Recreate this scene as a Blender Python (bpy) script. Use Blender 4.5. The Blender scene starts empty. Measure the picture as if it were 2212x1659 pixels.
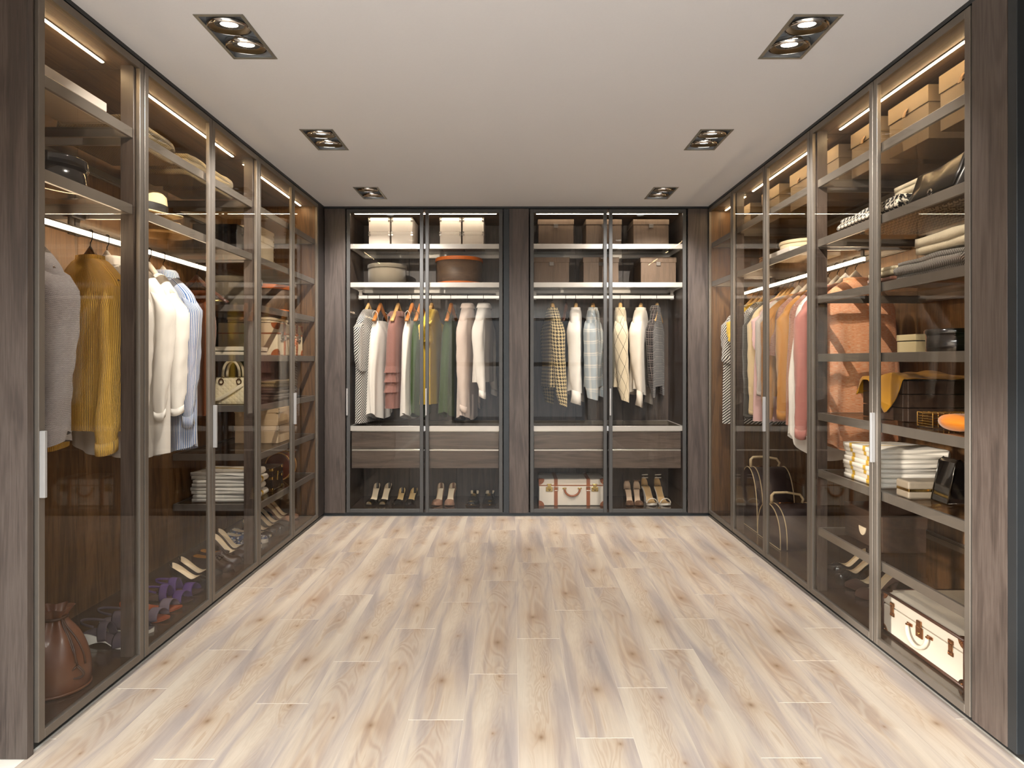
import bpy, math, random
from math import sin, cos, pi, radians, sqrt
from mathutils import Vector, Matrix, noise
random.seed(7)
scene = bpy.context.scene
COL = scene.collection

# ---------------------------------------------------------------- camera, world, sun, window light, exposure
EYE = 1.275
cd = bpy.data.cameras.new('camera'); cam = bpy.data.objects.new('camera', cd); COL.objects.link(cam)
cam.location = (0, 0, EYE); cam.rotation_euler = (pi/2, 0, 0)
cd.sensor_width = 36; cd.sensor_fit = 'HORIZONTAL'; cd.lens = 1400/2212*36
cd.shift_x = -3/2212; cd.shift_y = -51/2212; cd.clip_start = 0.02
scene.camera = cam
w = bpy.data.worlds.new('world'); scene.world = w; w.use_nodes = True
w.node_tree.nodes['Background'].inputs[0].default_value = (0.80, 0.90, 1.0, 1)
w.node_tree.nodes['Background'].inputs[1].default_value = 0.55
def light(name, kind, loc, rot, energy, color, **kw):
    l = bpy.data.lights.new(name, kind); l.energy = energy; l.color = color
    for k, v in kw.items(): setattr(l, k, v)
    o = bpy.data.objects.new(name, l); COL.objects.link(o); o.location = loc; o.rotation_euler = rot
    return o
light('sun', 'SUN', (-4, -1, 3), Vector((1.0, 0.55, -0.22)).to_track_quat('-Z', 'Y').to_euler(), 4.5, (1.0, 0.97, 0.94), angle=radians(4))
light('window_daylight', 'AREA', (0.12, -2.35, 1.15), (radians(90), 0, 0), 12, (0.97, 0.98, 1.0), shape='RECTANGLE', size=2.5, size_y=2.0)
light('fill_light', 'AREA', (0, -.9, 2.5), (0, 0, 0), 330, (.85, .925, 1.0), shape='RECTANGLE', size=2.4, size_y=1.6, spread=radians(158))  # unseen fill added behind the camera; limited spread keeps it out of the glass
vs = scene.view_settings
vs.view_transform = 'Standard'; vs.look = 'None'; vs.gamma = 1.0; vs.exposure = 0.56; vs.use_curve_mapping = False
scene.cycles.transparent_max_bounces = 28
scene.cycles.max_bounces = 9; scene.cycles.diffuse_bounces = 4; scene.cycles.glossy_bounces = 4
scene.cycles.caustics_reflective = False; scene.cycles.caustics_refractive = False
scene.cycles.sample_clamp_indirect = 4.0
scene.cycles.blur_glossy = 0.5

# ---------------------------------------------------------------- helpers: node maths
class S:
    """socket with arithmetic"""
    def __init__(s, nt, sock): s.nt = nt; s.k = sock
    def m(s, op, b=None, c=None):
        n = s.nt.nodes.new('ShaderNodeMath'); n.operation = op
        s.nt.links.new(s.k, n.inputs[0])
        for i, x in ((1, b), (2, c)):
            if x is None: continue
            if isinstance(x, S): s.nt.links.new(x.k, n.inputs[i])
            else: n.inputs[i].default_value = x
        return S(s.nt, n.outputs[0])
    def __add__(s, b): return s.m('ADD', b)
    def __sub__(s, b): return s.m('SUBTRACT', b)
    def __mul__(s, b): return s.m('MULTIPLY', b)
    def __truediv__(s, b): return s.m('DIVIDE', b)
    def mod(s, b): return s.m('FLOORED_MODULO', b)
    def floor(s): return s.m('FLOOR')
    def fract(s): return s.m('FRACT')
    def lt(s, b): return s.m('LESS_THAN', b)
    def gt(s, b): return s.m('GREATER_THAN', b)
    def mx(s, b): return s.m('MAXIMUM', b)
    def mn(s, b): return s.m('MINIMUM', b)
    def sin(s): return s.m('SINE')
    def abs(s): return s.m('ABSOLUTE')
    def pw(s, b): return s.m('POWER', b)
class G:
    def __init__(g, name):
        g.mat = bpy.data.materials.new(name); g.mat.use_nodes = True; g.nt = g.mat.node_tree
        g.b = g.nt.nodes['Principled BSDF']; g.out = g.nt.nodes['Material Output']
    def new(g, t, **kw):
        n = g.nt.nodes.new(t)
        for k, v in kw.items(): setattr(n, k, v)
        return n
    def put(g, n, i, v):
        if isinstance(v, S): g.nt.links.new(v.k, n.inputs[i])
        elif hasattr(v, 'is_output'): g.nt.links.new(v, n.inputs[i])
        elif isinstance(v, tuple) and len(v) == 3 and n.inputs[i].type == 'RGBA': n.inputs[i].default_value = (*v, 1)
        else: n.inputs[i].default_value = v
    def set(g, **kw):
        for k, v in kw.items(): g.put(g.b, k.replace('_', ' '), v)
    def coord(g, kind='Object'): return g.new('ShaderNodeTexCoord').outputs[kind]
    def mapped(g, vec, scale=(1, 1, 1), loc=(0, 0, 0), rot=(0, 0, 0)):
        n = g.new('ShaderNodeMapping'); g.nt.links.new(vec, n.inputs[0])
        n.inputs['Scale'].default_value = scale; n.inputs['Location'].default_value = loc; n.inputs['Rotation'].default_value = rot
        return n.outputs[0]
    def uv(g):
        n = g.new('ShaderNodeSeparateXYZ'); g.nt.links.new(g.coord('UV'), n.inputs[0])
        return S(g.nt, n.outputs[0]), S(g.nt, n.outputs[1])
    def noise(g, vec, scale, detail=3, rough=.5, dist=0):
        n = g.new('ShaderNodeTexNoise'); g.nt.links.new(vec, n.inputs['Vector'])
        n.inputs['Scale'].default_value = scale; n.inputs['Detail'].default_value = detail
        n.inputs['Roughness'].default_value = rough; n.inputs['Distortion'].default_value = dist
        return S(g.nt, n.outputs[0])
    def ramp(g, f, stops):
        n = g.new('ShaderNodeValToRGB'); g.nt.links.new(f.k, n.inputs[0]); e = n.color_ramp.elements
        while len(e) < len(stops): e.new(.5)
        for x, (p, c) in zip(e, stops): x.position = p; x.color = (*c, 1)
        return n.outputs[0]
    def mix(g, f, a, b, blend='MIX'):
        n = g.new('ShaderNodeMix', data_type='RGBA', blend_type=blend)
        g.put(n, 0, f); 
        for i, v in ((6, a), (7, b)):
            if isinstance(v, tuple): n.inputs[i].default_value = (*v, 1)
            elif isinstance(v, S): g.nt.links.new(v.k, n.inputs[i])
            else: g.nt.links.new(v, n.inputs[i])
        return n.outputs[2]
    def bump(g, h, strength=.3, dist=.002):
        n = g.new('ShaderNodeBump'); n.inputs['Strength'].default_value = strength; n.inputs['Distance'].default_value = dist
        g.nt.links.new(h.k, n.inputs['Height']); g.nt.links.new(n.outputs[0], g.b.inputs['Normal'])
def c(h):
    """hex sRGB to linear"""
    r = []
    for i in (0, 2, 4):
        v = int(h[i:i+2], 16)/255; r.append(v/12.92 if v <= .04045 else ((v+.055)/1.055)**2.4)
    return tuple(r)
def plain(name, col, rough=.5, metal=0.0, var=.06, scale=30, coat=0.0, bump=0.0, spec=.5):
    g = G(name); col = c(col) if isinstance(col, str) else col
    n = g.noise(g.coord(), scale, 4)
    dark = tuple(max(0, x*(1-var*2)) for x in col); lite = tuple(min(1, x*(1+var)) for x in col)
    g.set(Base_Color=g.mix(n, dark, lite), Roughness=rough, Metallic=metal, Coat_Weight=coat, Specular_IOR_Level=spec)
    if bump: g.bump(n, bump, .003)
    return g.mat
def wood(name, dark, mid, lite, axis='Z', rough=.5, scale=1.0, coat=0.0, contrast=1.0):
    g = G(name); v = g.coord()
    st = {'X': (1.2, 14, 14), 'Y': (14, 1.2, 14), 'Z': (14, 14, 1.2)}[axis]
    rnd = g.new('ShaderNodeObjectInfo').outputs['Random']
    cmb = g.new('ShaderNodeVectorMath', operation='MULTIPLY_ADD'); g.nt.links.new(rnd, cmb.inputs[0]); cmb.inputs[1].default_value = (9, 7, 11); g.nt.links.new(v, cmb.inputs[2])
    p = g.mapped(cmb.outputs[0], tuple(a*scale for a in st))
    big = g.noise(p, .55, 3, .55, 1.2)
    rings = (big*17.0).sin()*.5+.5
    fine = g.noise(g.mapped(cmb.outputs[0], tuple(a*scale*(7 if a > 5 else 2.4) for a in st)), 1.6, 4, .6)
    f = rings*.26+fine*.74
    col = g.ramp(f, [(.22, c(dark)), (.52, c(mid)), (.8, c(lite))])
    g.set(Base_Color=col, Roughness=rough, Coat_Weight=coat, Coat_Roughness=.12)
    g.bump(fine, .12, .001)
    return g.mat
def emit(name, col, strength):
    g = G(name); e = g.new('ShaderNodeEmission'); e.inputs[0].default_value = (*col, 1); e.inputs[1].default_value = strength
    g.nt.links.new(e.outputs[0], g.out.inputs[0]); return g.mat
def glass(name, tint, f0=.035, rough=0.0):
    g = G(name); g.nt.nodes.remove(g.b)
    t = g.new('ShaderNodeBsdfTransparent'); t.inputs[0].default_value = (*tint, 1)
    gl = g.new('ShaderNodeBsdfGlossy'); gl.inputs['Roughness'].default_value = rough; gl.inputs[0].default_value = (1, 1, 1, 1)
    lw = g.new('ShaderNodeLayerWeight'); lw.inputs[0].default_value = .5
    f = S(g.nt, lw.outputs['Facing']).pw(5.0)*(.55-f0)+f0
    m = g.new('ShaderNodeMixShader'); g.put(m, 0, f)
    g.nt.links.new(t.outputs[0], m.inputs[1]); g.nt.links.new(gl.outputs[0], m.inputs[2]); g.nt.links.new(m.outputs[0], g.out.inputs[0])
    return g.mat
def cloth(name, col, kind='plain', col2=None, period=.012, rough=.92, sheen=.25, knit=None, sheer=0.0, var=.1, angle=0):
    """woven / knitted fabrics; patterns follow the cloth's own UV in metres"""
    g = G(name); A = c(col); B = c(col2) if col2 else A
    u, v = g.uv(); base = None; h = None
    if angle: u, v = u*cos(angle)+v*sin(angle), v*cos(angle)-u*sin(angle)
    uvv = g.coord('UV')
    if kind == 'plain': f = None
    elif kind == 'stripe': f = (u/period).fract().lt(.5)
    elif kind == 'chevron': f = ((v+((u/(period*6)).fract()-.5).abs()*(period*6))/period).fract().lt(.5)
    elif kind == 'hound':
        i = (u/(period/8)).floor(); j = (v/(period/8)).floor()
        wp = i.mod(8).lt(3.5); wf = j.mod(8).lt(3.5); top = (i+j).mod(4).lt(1.5)
        f = wp*top+wf*(top*-1+1)
    elif kind == 'plaid':
        a = (u/period).fract(); b = (v/period).fract()
        f = (a.lt(.07)+a.gt(.3)*a.lt(.36)*.6+a.gt(.62)*a.lt(.66)*.5).mx(b.lt(.07)+b.gt(.3)*b.lt(.36)*.6+b.gt(.62)*b.lt(.66)*.5)
        f = f+(((u+v)/.006).fract().lt(.5))*.04
    elif kind == 'check':
        a = (u/period).fract(); b = (v/(period*1.2)).fract()
        f = a.gt(.25)*a.lt(.55)*.45+b.lt(.13)*.6+b.gt(.2)*b.lt(.27)*.5
    elif kind == 'argyle':
        a = ((u+v*.5)/period).fract(); b = ((u-v*.5)/period).fract()
        f = a.lt(.045).mx(b.lt(.045))
    elif kind == 'heather': f = (g.noise(g.mapped(uvv, (60, 900, 1)), 1, 3, .6)-.36)*3.4
    elif kind == 'heather_h': f = (g.noise(g.mapped(uvv, (30, 420, 1)), 1, 3, .7)-.36)*3.4
    elif kind == 'tweed': f = (g.noise(g.mapped(uvv, (420, 420, 1)), 1, 2, .8)-.40)*4.2
    elif kind == 'mosaic':
        n = g.new('ShaderNodeTexVoronoi'); g.nt.links.new(uvv, n.inputs['Vector']); n.inputs['Scale'].default_value = 70
        sp = g.new('ShaderNodeSeparateXYZ'); g.nt.links.new(n.outputs['Color'], sp.inputs[0])
        base = g.ramp(S(g.nt, sp.outputs[0]), [(0, c('12244a')), (.4, c('2f5f9a')), (.55, c('e8e6df')), (.75, c('16243f'))])
    if base is None: base = g.mix(f, A, B) if f is not None else A
    nz = g.noise(g.mapped(uvv, (14, 9, 1)), 1, 4, .6)
    shade = g.mix(nz, (1-var*1.6,)*3, (1.0,)*3)
    if isinstance(base, tuple): base = g.mix(0.0, base, base)
    g.set(Base_Color=g.mix(1.0, base, shade, 'MULTIPLY'), Roughness=rough, Sheen_Weight=sheen, Specular_IOR_Level=.2)
    if knit == 'rib':
        hh = (u*(2*pi/.016)).sin().abs(); g.bump(hh+g.noise(g.mapped(uvv, (300, 160, 1)), 1, 2)*.6, .8, .005)
    elif knit == 'knit':
        hh = (u*(2*pi/.006)).sin()*((v+(u*(2*pi/.006)).sin()*.001)*(2*pi/.007)).sin(); g.bump(hh, .5, .002)
    else:
        hh = g.noise(g.mapped(uvv, (900, 900, 1)), 1, 2); g.bump(hh, .25, .001)
    if sheer:
        t = g.new('ShaderNodeBsdfTransparent'); m = g.new('ShaderNodeMixShader'); m.inputs[0].default_value = sheer
        g.nt.links.new(g.b.outputs[0], m.inputs[1]); g.nt.links.new(t.outputs[0], m.inputs[2]); g.nt.links.new(m.outputs[0], g.out.inputs[0])
    return g.mat

# ---------------------------------------------------------------- helpers: meshes and objects
class MB:
    def __init__(s): s.v = []; s.f = []; s.uv = []; s.hasuv = False
    def add(s, verts, faces, uvs=None):
        o = len(s.v); s.v += [tuple(p) for p in verts]
        for i, f in enumerate(faces):
            s.f.append([o+k for k in f]); s.uv.append(uvs[i] if uvs else [(0, 0)]*len(f))
        if uvs: s.hasuv = True
        return s
    def box(s, x0, x1, y0, y1, z0, z1):
        if x0 > x1: x0, x1 = x1, x0
        if y0 > y1: y0, y1 = y1, y0
        if z0 > z1: z0, z1 = z1, z0
        v = [(x0, y0, z0), (x1, y0, z0), (x1, y1, z0), (x0, y1, z0), (x0, y0, z1), (x1, y0, z1), (x1, y1, z1), (x0, y1, z1)]
        return s.add(v, [(0, 3, 2, 1), (4, 5, 6, 7), (0, 1, 5, 4), (1, 2, 6, 5), (2, 3, 7, 6), (3, 0, 4, 7)])
    def loft(s, rings, closed=True, cap0=False, cap1=False):
        """rings of equal length; UV in metres: u around the ring, v along the loft"""
        n = len(rings[0]); o = len(rings); verts = [p for r in rings for p in r]; faces = []; uvs = []
        R = [[Vector(p) for p in r] for r in rings]
        mid = max(R, key=lambda r: sum((r[i]-r[i-1]).length for i in range(1, n)))
        us = [0]
        for i in range(1, n+1): us.append(us[-1]+(mid[i % n]-mid[i-1]).length)
        vs_ = [0]
        for j in range(1, o): vs_.append(vs_[-1]+sum((R[j][i]-R[j-1][i]).length for i in range(n))/n)
        for j in range(o-1):
            for i in range(n if closed else n-1):
                k = (i+1) % n
                faces.append((j*n+i, j*n+k, (j+1)*n+k, (j+1)*n+i))
                uvs.append([(us[i], vs_[j]), (us[i+1], vs_[j]), (us[i+1], vs_[j+1]), (us[i], vs_[j+1])])
        def capuv(r, va): return [(p.x+p.y*.3, va+p.z+p.y) for p in r]
        if cap0: faces.append(tuple(range(n-1, -1, -1))); uvs.append(capuv(R[0][::-1], 0))
        if cap1: faces.append(tuple((o-1)*n+i for i in range(n))); uvs.append(capuv(R[-1], vs_[-1]))
        return s.add(verts, faces, uvs)
    def lathe(s, prof, n=40, cx=0, cy=0, cap0=True, cap1=True, sx=1, sy=1):
        return s.loft([[(cx+r*sx*cos(2*pi*i/n), cy+r*sy*sin(2*pi*i/n), z) for i in range(n)] for r, z in prof], True, cap0, cap1)
    def tube(s, pts, r, n=8, cap=True, ry=None, up=None):
        """swept (possibly flat) tube; r is a number or list"""
        P = [Vector(p) for p in pts]; rings = []; prev = Vector(up) if up else None
        for i, p in enumerate(P):
            t = (P[min(i+1, len(P)-1)]-P[max(i-1, 0)]).normalized()
            a = prev if prev is not None else (Vector((0, 0, 1)) if abs(t.z) < .9 else Vector((1, 0, 0)))
            b = t.cross(a)
            if b.length < 1e-6: b = t.cross(Vector((1, .3, .2)))
            b.normalize(); a = b.cross(t).normalized()
            if up is None: prev = a
            ra = r[i] if isinstance(r, (list, tuple)) else r; rb = ra if ry is None else (ry[i] if isinstance(ry, (list, tuple)) else ry)
            rings.append([p+a*ra*cos(2*pi*k/n)+b*rb*sin(2*pi*k/n) for k in range(n)])
        return s.loft(rings, True, cap, cap)
    def cyl(s, p0, p1, r, n=16): return s.tube([p0, p1], r, n)
    def prism(s, poly, y0, y1):
        """polygon in the xz plane extruded along y"""
        n = len(poly); v = [(x, y0, z) for x, z in poly]+[(x, y1, z) for x, z in poly]
        f = [tuple(range(n)), tuple(range(2*n-1, n-1, -1))]+[(i, n+i, n+(i+1) % n, (i+1) % n) for i in range(n)]
        return s.add(v, f)
    def xf(s, m):
        s.v = [tuple(m @ Vector(p)) for p in s.v]; return s
def obj(name, mb, mat, parent=None, smooth=False, bevel=0.0, loc=(0, 0, 0), rot=(0, 0, 0), seg=2, sub=0, solid=0.0):
    me = bpy.data.meshes.new(name); me.from_pydata(mb.v, [], mb.f)
    if mb.hasuv:
        l = me.uv_layers.new(name='UVMap'); flat = [x for f in mb.uv for p in f for x in p]; l.data.foreach_set('uv', flat)
    me.materials.append(mat)
    if smooth: me.polygons.foreach_set('use_smooth', [True]*len(me.polygons))
    me.update()
    o = bpy.data.objects.new(name, me); COL.objects.link(o); o.location = loc; o.rotation_euler = rot
    if parent: o.parent = parent
    if solid: m = o.modifiers.new('thickness', 'SOLIDIFY'); m.thickness = solid; m.offset = 0
    if sub: m = o.modifiers.new('subdiv', 'SUBSURF'); m.levels = sub; m.render_levels = sub
    if bevel:
        m = o.modifiers.new('bevel', 'BEVEL'); m.width = bevel; m.segments = seg; m.limit_method = 'ANGLE'; m.angle_limit = radians(35)
        if seg > 1: m.harden_normals = False
    return o
def thing(name, label, cat, loc=(0, 0, 0), rz=0, group=None):
    o = bpy.data.objects.new(name, None); COL.objects.link(o); o.empty_display_size = .05
    o.location = loc; o.rotation_euler = (0, 0, rz); o['label'] = label; o['category'] = cat
    if group: o['group'] = group
    return o
def struct(name, mb, mat, **kw):
    o = obj(name, mb, mat, **kw); o['kind'] = 'structure'; return o
def dup(root, loc, rz=None, label=None):
    """copy of a thing with copies of its parts and sub-parts"""
    r = root.copy(); COL.objects.link(r); r.location = loc
    if rz is not None: r.rotation_euler = (0, 0, rz)
    if label: r['label'] = label
    for ch in list(root.children):
        k = ch.copy(); COL.objects.link(k); k.parent = r
        for gch in list(ch.children):
            q = gch.copy(); COL.objects.link(q); q.parent = k
    return r
def lerp(a, b, t): return a+(b-a)*t
def interp(tab, t):
    """smooth interpolation of rows (t, ...)"""
    if t <= tab[0][0]: return tab[0][1:]
    for i in range(len(tab)-1):
        a, b = tab[i], tab[i+1]
        if t <= b[0]:
            s = (t-a[0])/(b[0]-a[0]); p = tab[max(0, i-1)]; q = tab[min(len(tab)-1, i+2)]
            r = []
            for k in range(1, len(a)):
                m0 = (b[k]-p[k])/(b[0]-p[0])*(b[0]-a[0]); m1 = (q[k]-a[k])/(q[0]-a[0])*(b[0]-a[0])
                r.append((2*s**3-3*s*s+1)*a[k]+(s**3-2*s*s+s)*m0+(-2*s**3+3*s*s)*b[k]+(s**3-s*s)*m1)
            return tuple(r)
    return tab[-1][1:]

# ---------------------------------------------------------------- materials of the setting
WALNUT = wood('walnut_veneer', '322a25', '483d36', '5a4f47', 'Z', .42, 1.6)
WALNUT_H = wood('walnut_veneer_across', '352d28', '4e433c', '61564e', 'X', .42, 1.6)
WALNUT_IN = wood('walnut_lining_led_tint', '42301c', '66492c', '81603a', 'Z', .5, 2.0)  # same walnut inside the units, LED glow put into its golden colour
WALNUT_TOP = wood('walnut_top', '463829', '665340', '7c654c', 'X', .5)
WALNUT_FLOOR = wood('polished_walnut_base', '241a13', '37291f', '463529', 'X', .16, coat=.3)
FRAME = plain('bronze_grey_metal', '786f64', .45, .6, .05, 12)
FRAMEB = plain('bronze_grey_metal_shaded', '4f4d4a', .45, .5, .05, 12)  # same door metal, darkened to offset the strong front light on the back doors
SHELFM = plain('brushed_steel', '8d8780', .36, .65, .08, 18)
STEEL_LIT = plain('brushed_steel_lit', 'd2d1cf', .34, .45, .06, 18)  # same shelf steel, lightened for the window light the back bars reflect
TRIMM = plain('satin_aluminium', 'd5d2cd', .28, .9, .03, 20)
HANDLE = plain('pale_steel_handle', 'a9a5a0', .4, .35, .03, 20)
DARKM = plain('charcoal_metal', '3a3c3d', .4, .6, .05, 20)
BLACKM = plain('black_laminate', '121313', .4, 0, .1, 20)
PANE = glass('clear_pane', (.925, .905, .875), .014)
SHELFG = glass('smoked_shelf_glass', (.88, .85, .80), .03)
LED = emit('warm_led', (1.0, .74, .42), 55)
LEDN = emit('neutral_led', (1.0, .87, .70), 30)
RAILLED = emit('rail_led', (1.0, .79, .55), 25)
RAILGLOW = emit('rail_added_glow', (1.0, .93, .84), .9)  # back rails hold no LED; a weak glow is added to them
CEIL = plain('matt_ceiling_paint', 'dadde3', .95, 0, .012, 90, bump=.05)
WALLP = plain('plain_wall_paint', 'd4cdc4', .9, 0, .02, 40)
PLASTIC_BLK = plain('black_plastic', '1a1a1a', .45)

# ---------------------------------------------------------------- room shell
WL, WR, YB, H = 1.542, 1.589, 5.29, 2.532
DL, DR, DBK = .570, .595, .570            # depth of the wardrobes behind their doors
YF = -2.0                                 # wall behind the camera
# floor of single boards
def plank_mat():
    g = G('oak_boards'); v = g.coord()
    rnd = g.new('ShaderNodeObjectInfo').outputs['Random']; R = S(g.nt, rnd)
    off = g.new('ShaderNodeCombineXYZ'); g.put(off, 1, (R*5.0).floor()*2.37); g.put(off, 2, (R*5.0).floor()*1.71)
    ad = g.new('ShaderNodeVectorMath', operation='ADD'); g.nt.links.new(v, ad.inputs[0]); g.nt.links.new(off.outputs[0], ad.inputs[1])
    P = ad.outputs[0]
    sp = g.new('ShaderNodeSeparateXYZ'); g.nt.links.new(v, sp.inputs[0])
    x, y = S(g.nt, sp.outputs[0]), S(g.nt, sp.outputs[1])
    # knots: a few discs per board, grain bends round them
    kn = None
    bend = None
    for (kx, ky, kr) in ((-.008, .20, .0105), (.035, 1.02, .0045), (.02, .62, .003)):
        yy = y-(R*7.3).fract()*.16-ky; xx = x-((R*13.7).fract()*.05-.025)-kx
        d = (xx*xx*1.0+yy*yy*.42).pw(.5)
        k = (d*(-1/kr)).m('EXPONENT'); kn = k if kn is None else kn+k
        b_ = (d*(-1/(kr*5))).m('EXPONENT')*.22; bend = b_ if bend is None else bend+b_
    big = g.noise(g.mapped(P, (6.5, 1.1, 1)), 1, 3, .5, .9)
    bands = g.noise(g.mapped(P, (9, .8, 1), (3, 1, 0)), 1, 3, .55, .8)
    cath = ((big*22+bend*3.0)*(2*pi)).sin()*.5+.5
    fine = g.noise(g.mapped(P, (260, 9, 1)), 1, 4, .65)
    fine2 = g.noise(g.mapped(P, (70, 3.2, 1)), 1, 3, .6, 1.0)
    grey = g.ramp(bands, [(.36, c('d1c0ab')), (.48, c('c8b6a2')), (.57, c('b4a498')), (.68, c('a0938b'))])
    heart = g.ramp(cath, [(.0, c('b39980')), (.45, c('bfa68c')), (1, c('c8b49c'))])
    inh = ((x.abs()*-1+.075)*22).m('MINIMUM', 1.0).mx(0.0)*.75
    inh = inh*(big.gt(.47)*.5+.35)
    base = g.mix(inh, grey, heart)
    crk = g.noise(g.mapped(P, (38, 4.2, 1), (5, 2, 0)), 1, 2, .5, .4)
    base = g.mix(((crk-.68)*7).mx(0.0).mn(1.0)*inh*.6, base, c('7f5f45'))
    base = g.mix(bend.mn(.22)*2.2, base, c('b08c68'))
    tex = g.mix(fine*.55+fine2*.45, (.74, .73, .72), (1.06, 1.06, 1.05))
    col = g.mix(1.0, base, tex, 'MULTIPLY')
    col = g.mix((kn*1.0).mn(.82), col, c('7d5f43'))
    g.set(Base_Color=col, Roughness=.30, Specular_IOR_Level=.4)
    g.bump(fine, .08, .0006)
    return g.mat
OAK = plank_mat()
JOINT = plain('pale_joint', 'e9dfce', .4)
fl = MB(); fl.box(-WL-DL-.05, WR+DR+.05, YF-.1, YB+DBK+.05, -.03, -.0006)
floor = struct('floor', fl, JOINT)
PW, PL = .1945, 1.1185
for k in range(-9, 9):
    x0 = .0165+k*PW; x1 = x0+PW
    y = 2.971+.3362*k
    while y > YF: y -= PL
    while y < YB+.02:
        a, b = max(y, YF), min(y+PL, YB+.02); xa, xb = max(x0, -WL-.02), min(x1, WR+.02)
        if b-a > .02 and xb-xa > .01:
            m = MB(); m.box(xa+.0003-x0-PW/2, xb-.0003-x0-PW/2, a+.0015-y, b-.0015-y, -.0006, 0)
            p = obj('plank', m, OAK, floor, loc=(x0+PW/2, y, 0))
        y += PL
# ceiling with openings for the six recessed lamps
LX0, LX1 = [], []
lamps = [(-1.162, -.985, y0) for y0 in (2.355, 3.525, 4.70)]+[(1.02, 1.197, y0) for y0 in (2.355, 3.525, 4.70)]
LLEN = .342
xs = sorted({-2.2, -1.162, -.985, 1.02, 1.197, 2.3}); ys = sorted({YF, 6.0}|{y for _, _, y in lamps}|{y+LLEN for _, _, y in lamps})
cm = MB()
for i in range(len(xs)-1):
    for j in range(len(ys)-1):
        mx_, my_ = (xs[i]+xs[i+1])/2, (ys[j]+ys[j+1])/2
        if any(a < mx_ < b and y < my_ < y+LLEN for a, b, y in lamps): continue
        cm.box(xs[i], xs[i+1], ys[j], ys[j+1], H, H+.02)
struct('ceiling', cm, CEIL)
m = MB(); m.box(-WL-DL-.05, -WL-DL-.02, 2.0, YB+DBK+.05, 0, H); struct('wall_left', m, WALLP)
m = MB(); m.box(WR+DR+.02, WR+DR+.05, 2.0, YB+DBK+.05, 0, H); struct('wall_right', m, WALLP)
m = MB(); m.box(-WL-DL-.05, WR+DR+.05, YB+DBK+.02, YB+DBK+.05, 0, H); struct('wall_back', m, WALLP)
a, b = -WL-.13, -WL-.10
m = MB(); m.box(a, b, YF, .05, 0, H).box(a, b, 1.35, 2.066, 0, H).box(a, b, .05, 1.35, 0, .58).box(a, b, .05, 1.35, 1.87, H); struct('wall_left_near', m, WALLP)
m = MB(); m.box(a-.01, b+.01, .05, .09, .58, 1.87).box(a-.01, b+.01, 1.31, 1.35, .58, 1.87).box(a-.01, b+.01, .09, 1.31, .58, .62).box(a-.01, b+.01, .09, 1.31, 1.83, 1.87).box(a-.01, b+.01, .09, 1.31, .92, 1.0); struct('window_2', m, DARKM)
m = MB(); m.box(WR+.03, WR+.06, YF, 2.044, 0, H); struct('wall_right_near', m, BLACKM)
# wall behind the camera with a wide window opening
m = MB(); y0, y1 = YF-.1, YF
m.box(-WL-.13, -1.2, y0, y1, 0, H).box(1.45, WR+.06, y0, y1, 0, H).box(-1.2, 1.45, y0, y1, 2.1, H).box(-1.2, 1.45, y0, y1, -.03, .05)
struct('wall_front', m, WALLP)
m = MB()
m.box(-1.2, -1.15, y0, y1-.04, .05, 2.1).box(1.40, 1.45, y0, y1-.04, .05, 2.1).box(-1.15, 1.4, y0, y1-.04, 2.05, 2.1).box(-1.15, 1.4, y0, y1-.04, .05, .1).box(-1.15, 1.4, y0, y1-.04, 1.16, 1.24)
struct('window_1', m, DARKM)

# fillers, end panels and plinths between the wardrobes
m = MB(); m.box(-WL-DL-.02, -WL-.011, 2.070, 2.098, .0, 2.515); struct('trim_1', m, WALNUT, bevel=.001)          # end panel, left
m = MB(); m.box(WR, WR+.02, 2.086, 2.246, .03, 2.515); struct('trim_2', m, WALNUT, bevel=.001)                  # filler board, right
m = MB(); m.box(WR, WR+.03, 2.046, 2.084, .03, 2.515); struct('trim_3', m, DARKM, bevel=.002)                   # dark edge profile
m = MB(); m.box(-1.540, -1.372, YB-.004, YB+.016, .03, 2.512); struct('trim_4', m, WALNUT, bevel=.001)
m = MB(); m.box(-.034, .125, YB-.004, YB+.016, .03, 2.512); struct('trim_5', m, WALNUT, bevel=.001)
m = MB(); m.box(1.425, 1.587, YB-.004, YB+.016, .03, 2.512); struct('trim_6', m, WALNUT, bevel=.001)
m = MB(); m.box(-.080, -.036, YB+.004, YB+.02, .03, 2.512); struct('trim_7', m, DARKM)
m = MB(); m.box(-WL-.012, -WL+.0, 5.13, YB-.005, .03, 2.512); struct('trim_8', m, plain('dark_stained_board', '2b2420', .5))
m = MB(); m.box(-WL-.02, WR+.02, YB+.03, YB+.045, 0, .03); struct('baseboard_back', m, DARKM)
m = MB(); m.box(-WL-.045, -WL-.03, 2.10, YB+.03, 0, .03); struct('baseboard_left', m, BLACKM)
m = MB(); m.box(WR+.03, WR+.045, 2.05, YB+.03, 0, .03); struct('baseboard_right', m, BLACKM)
m = MB(); m.box(-WL-.02, -WL-.002, 2.098, YB, 2.516, H).box(WR+.002, WR+.02, 2.05, YB, 2.516, H).box(-WL-.02, WR+.02, YB+.002, YB+.02, 2.516, H); struct('trim_9', m, DARKM)

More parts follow.
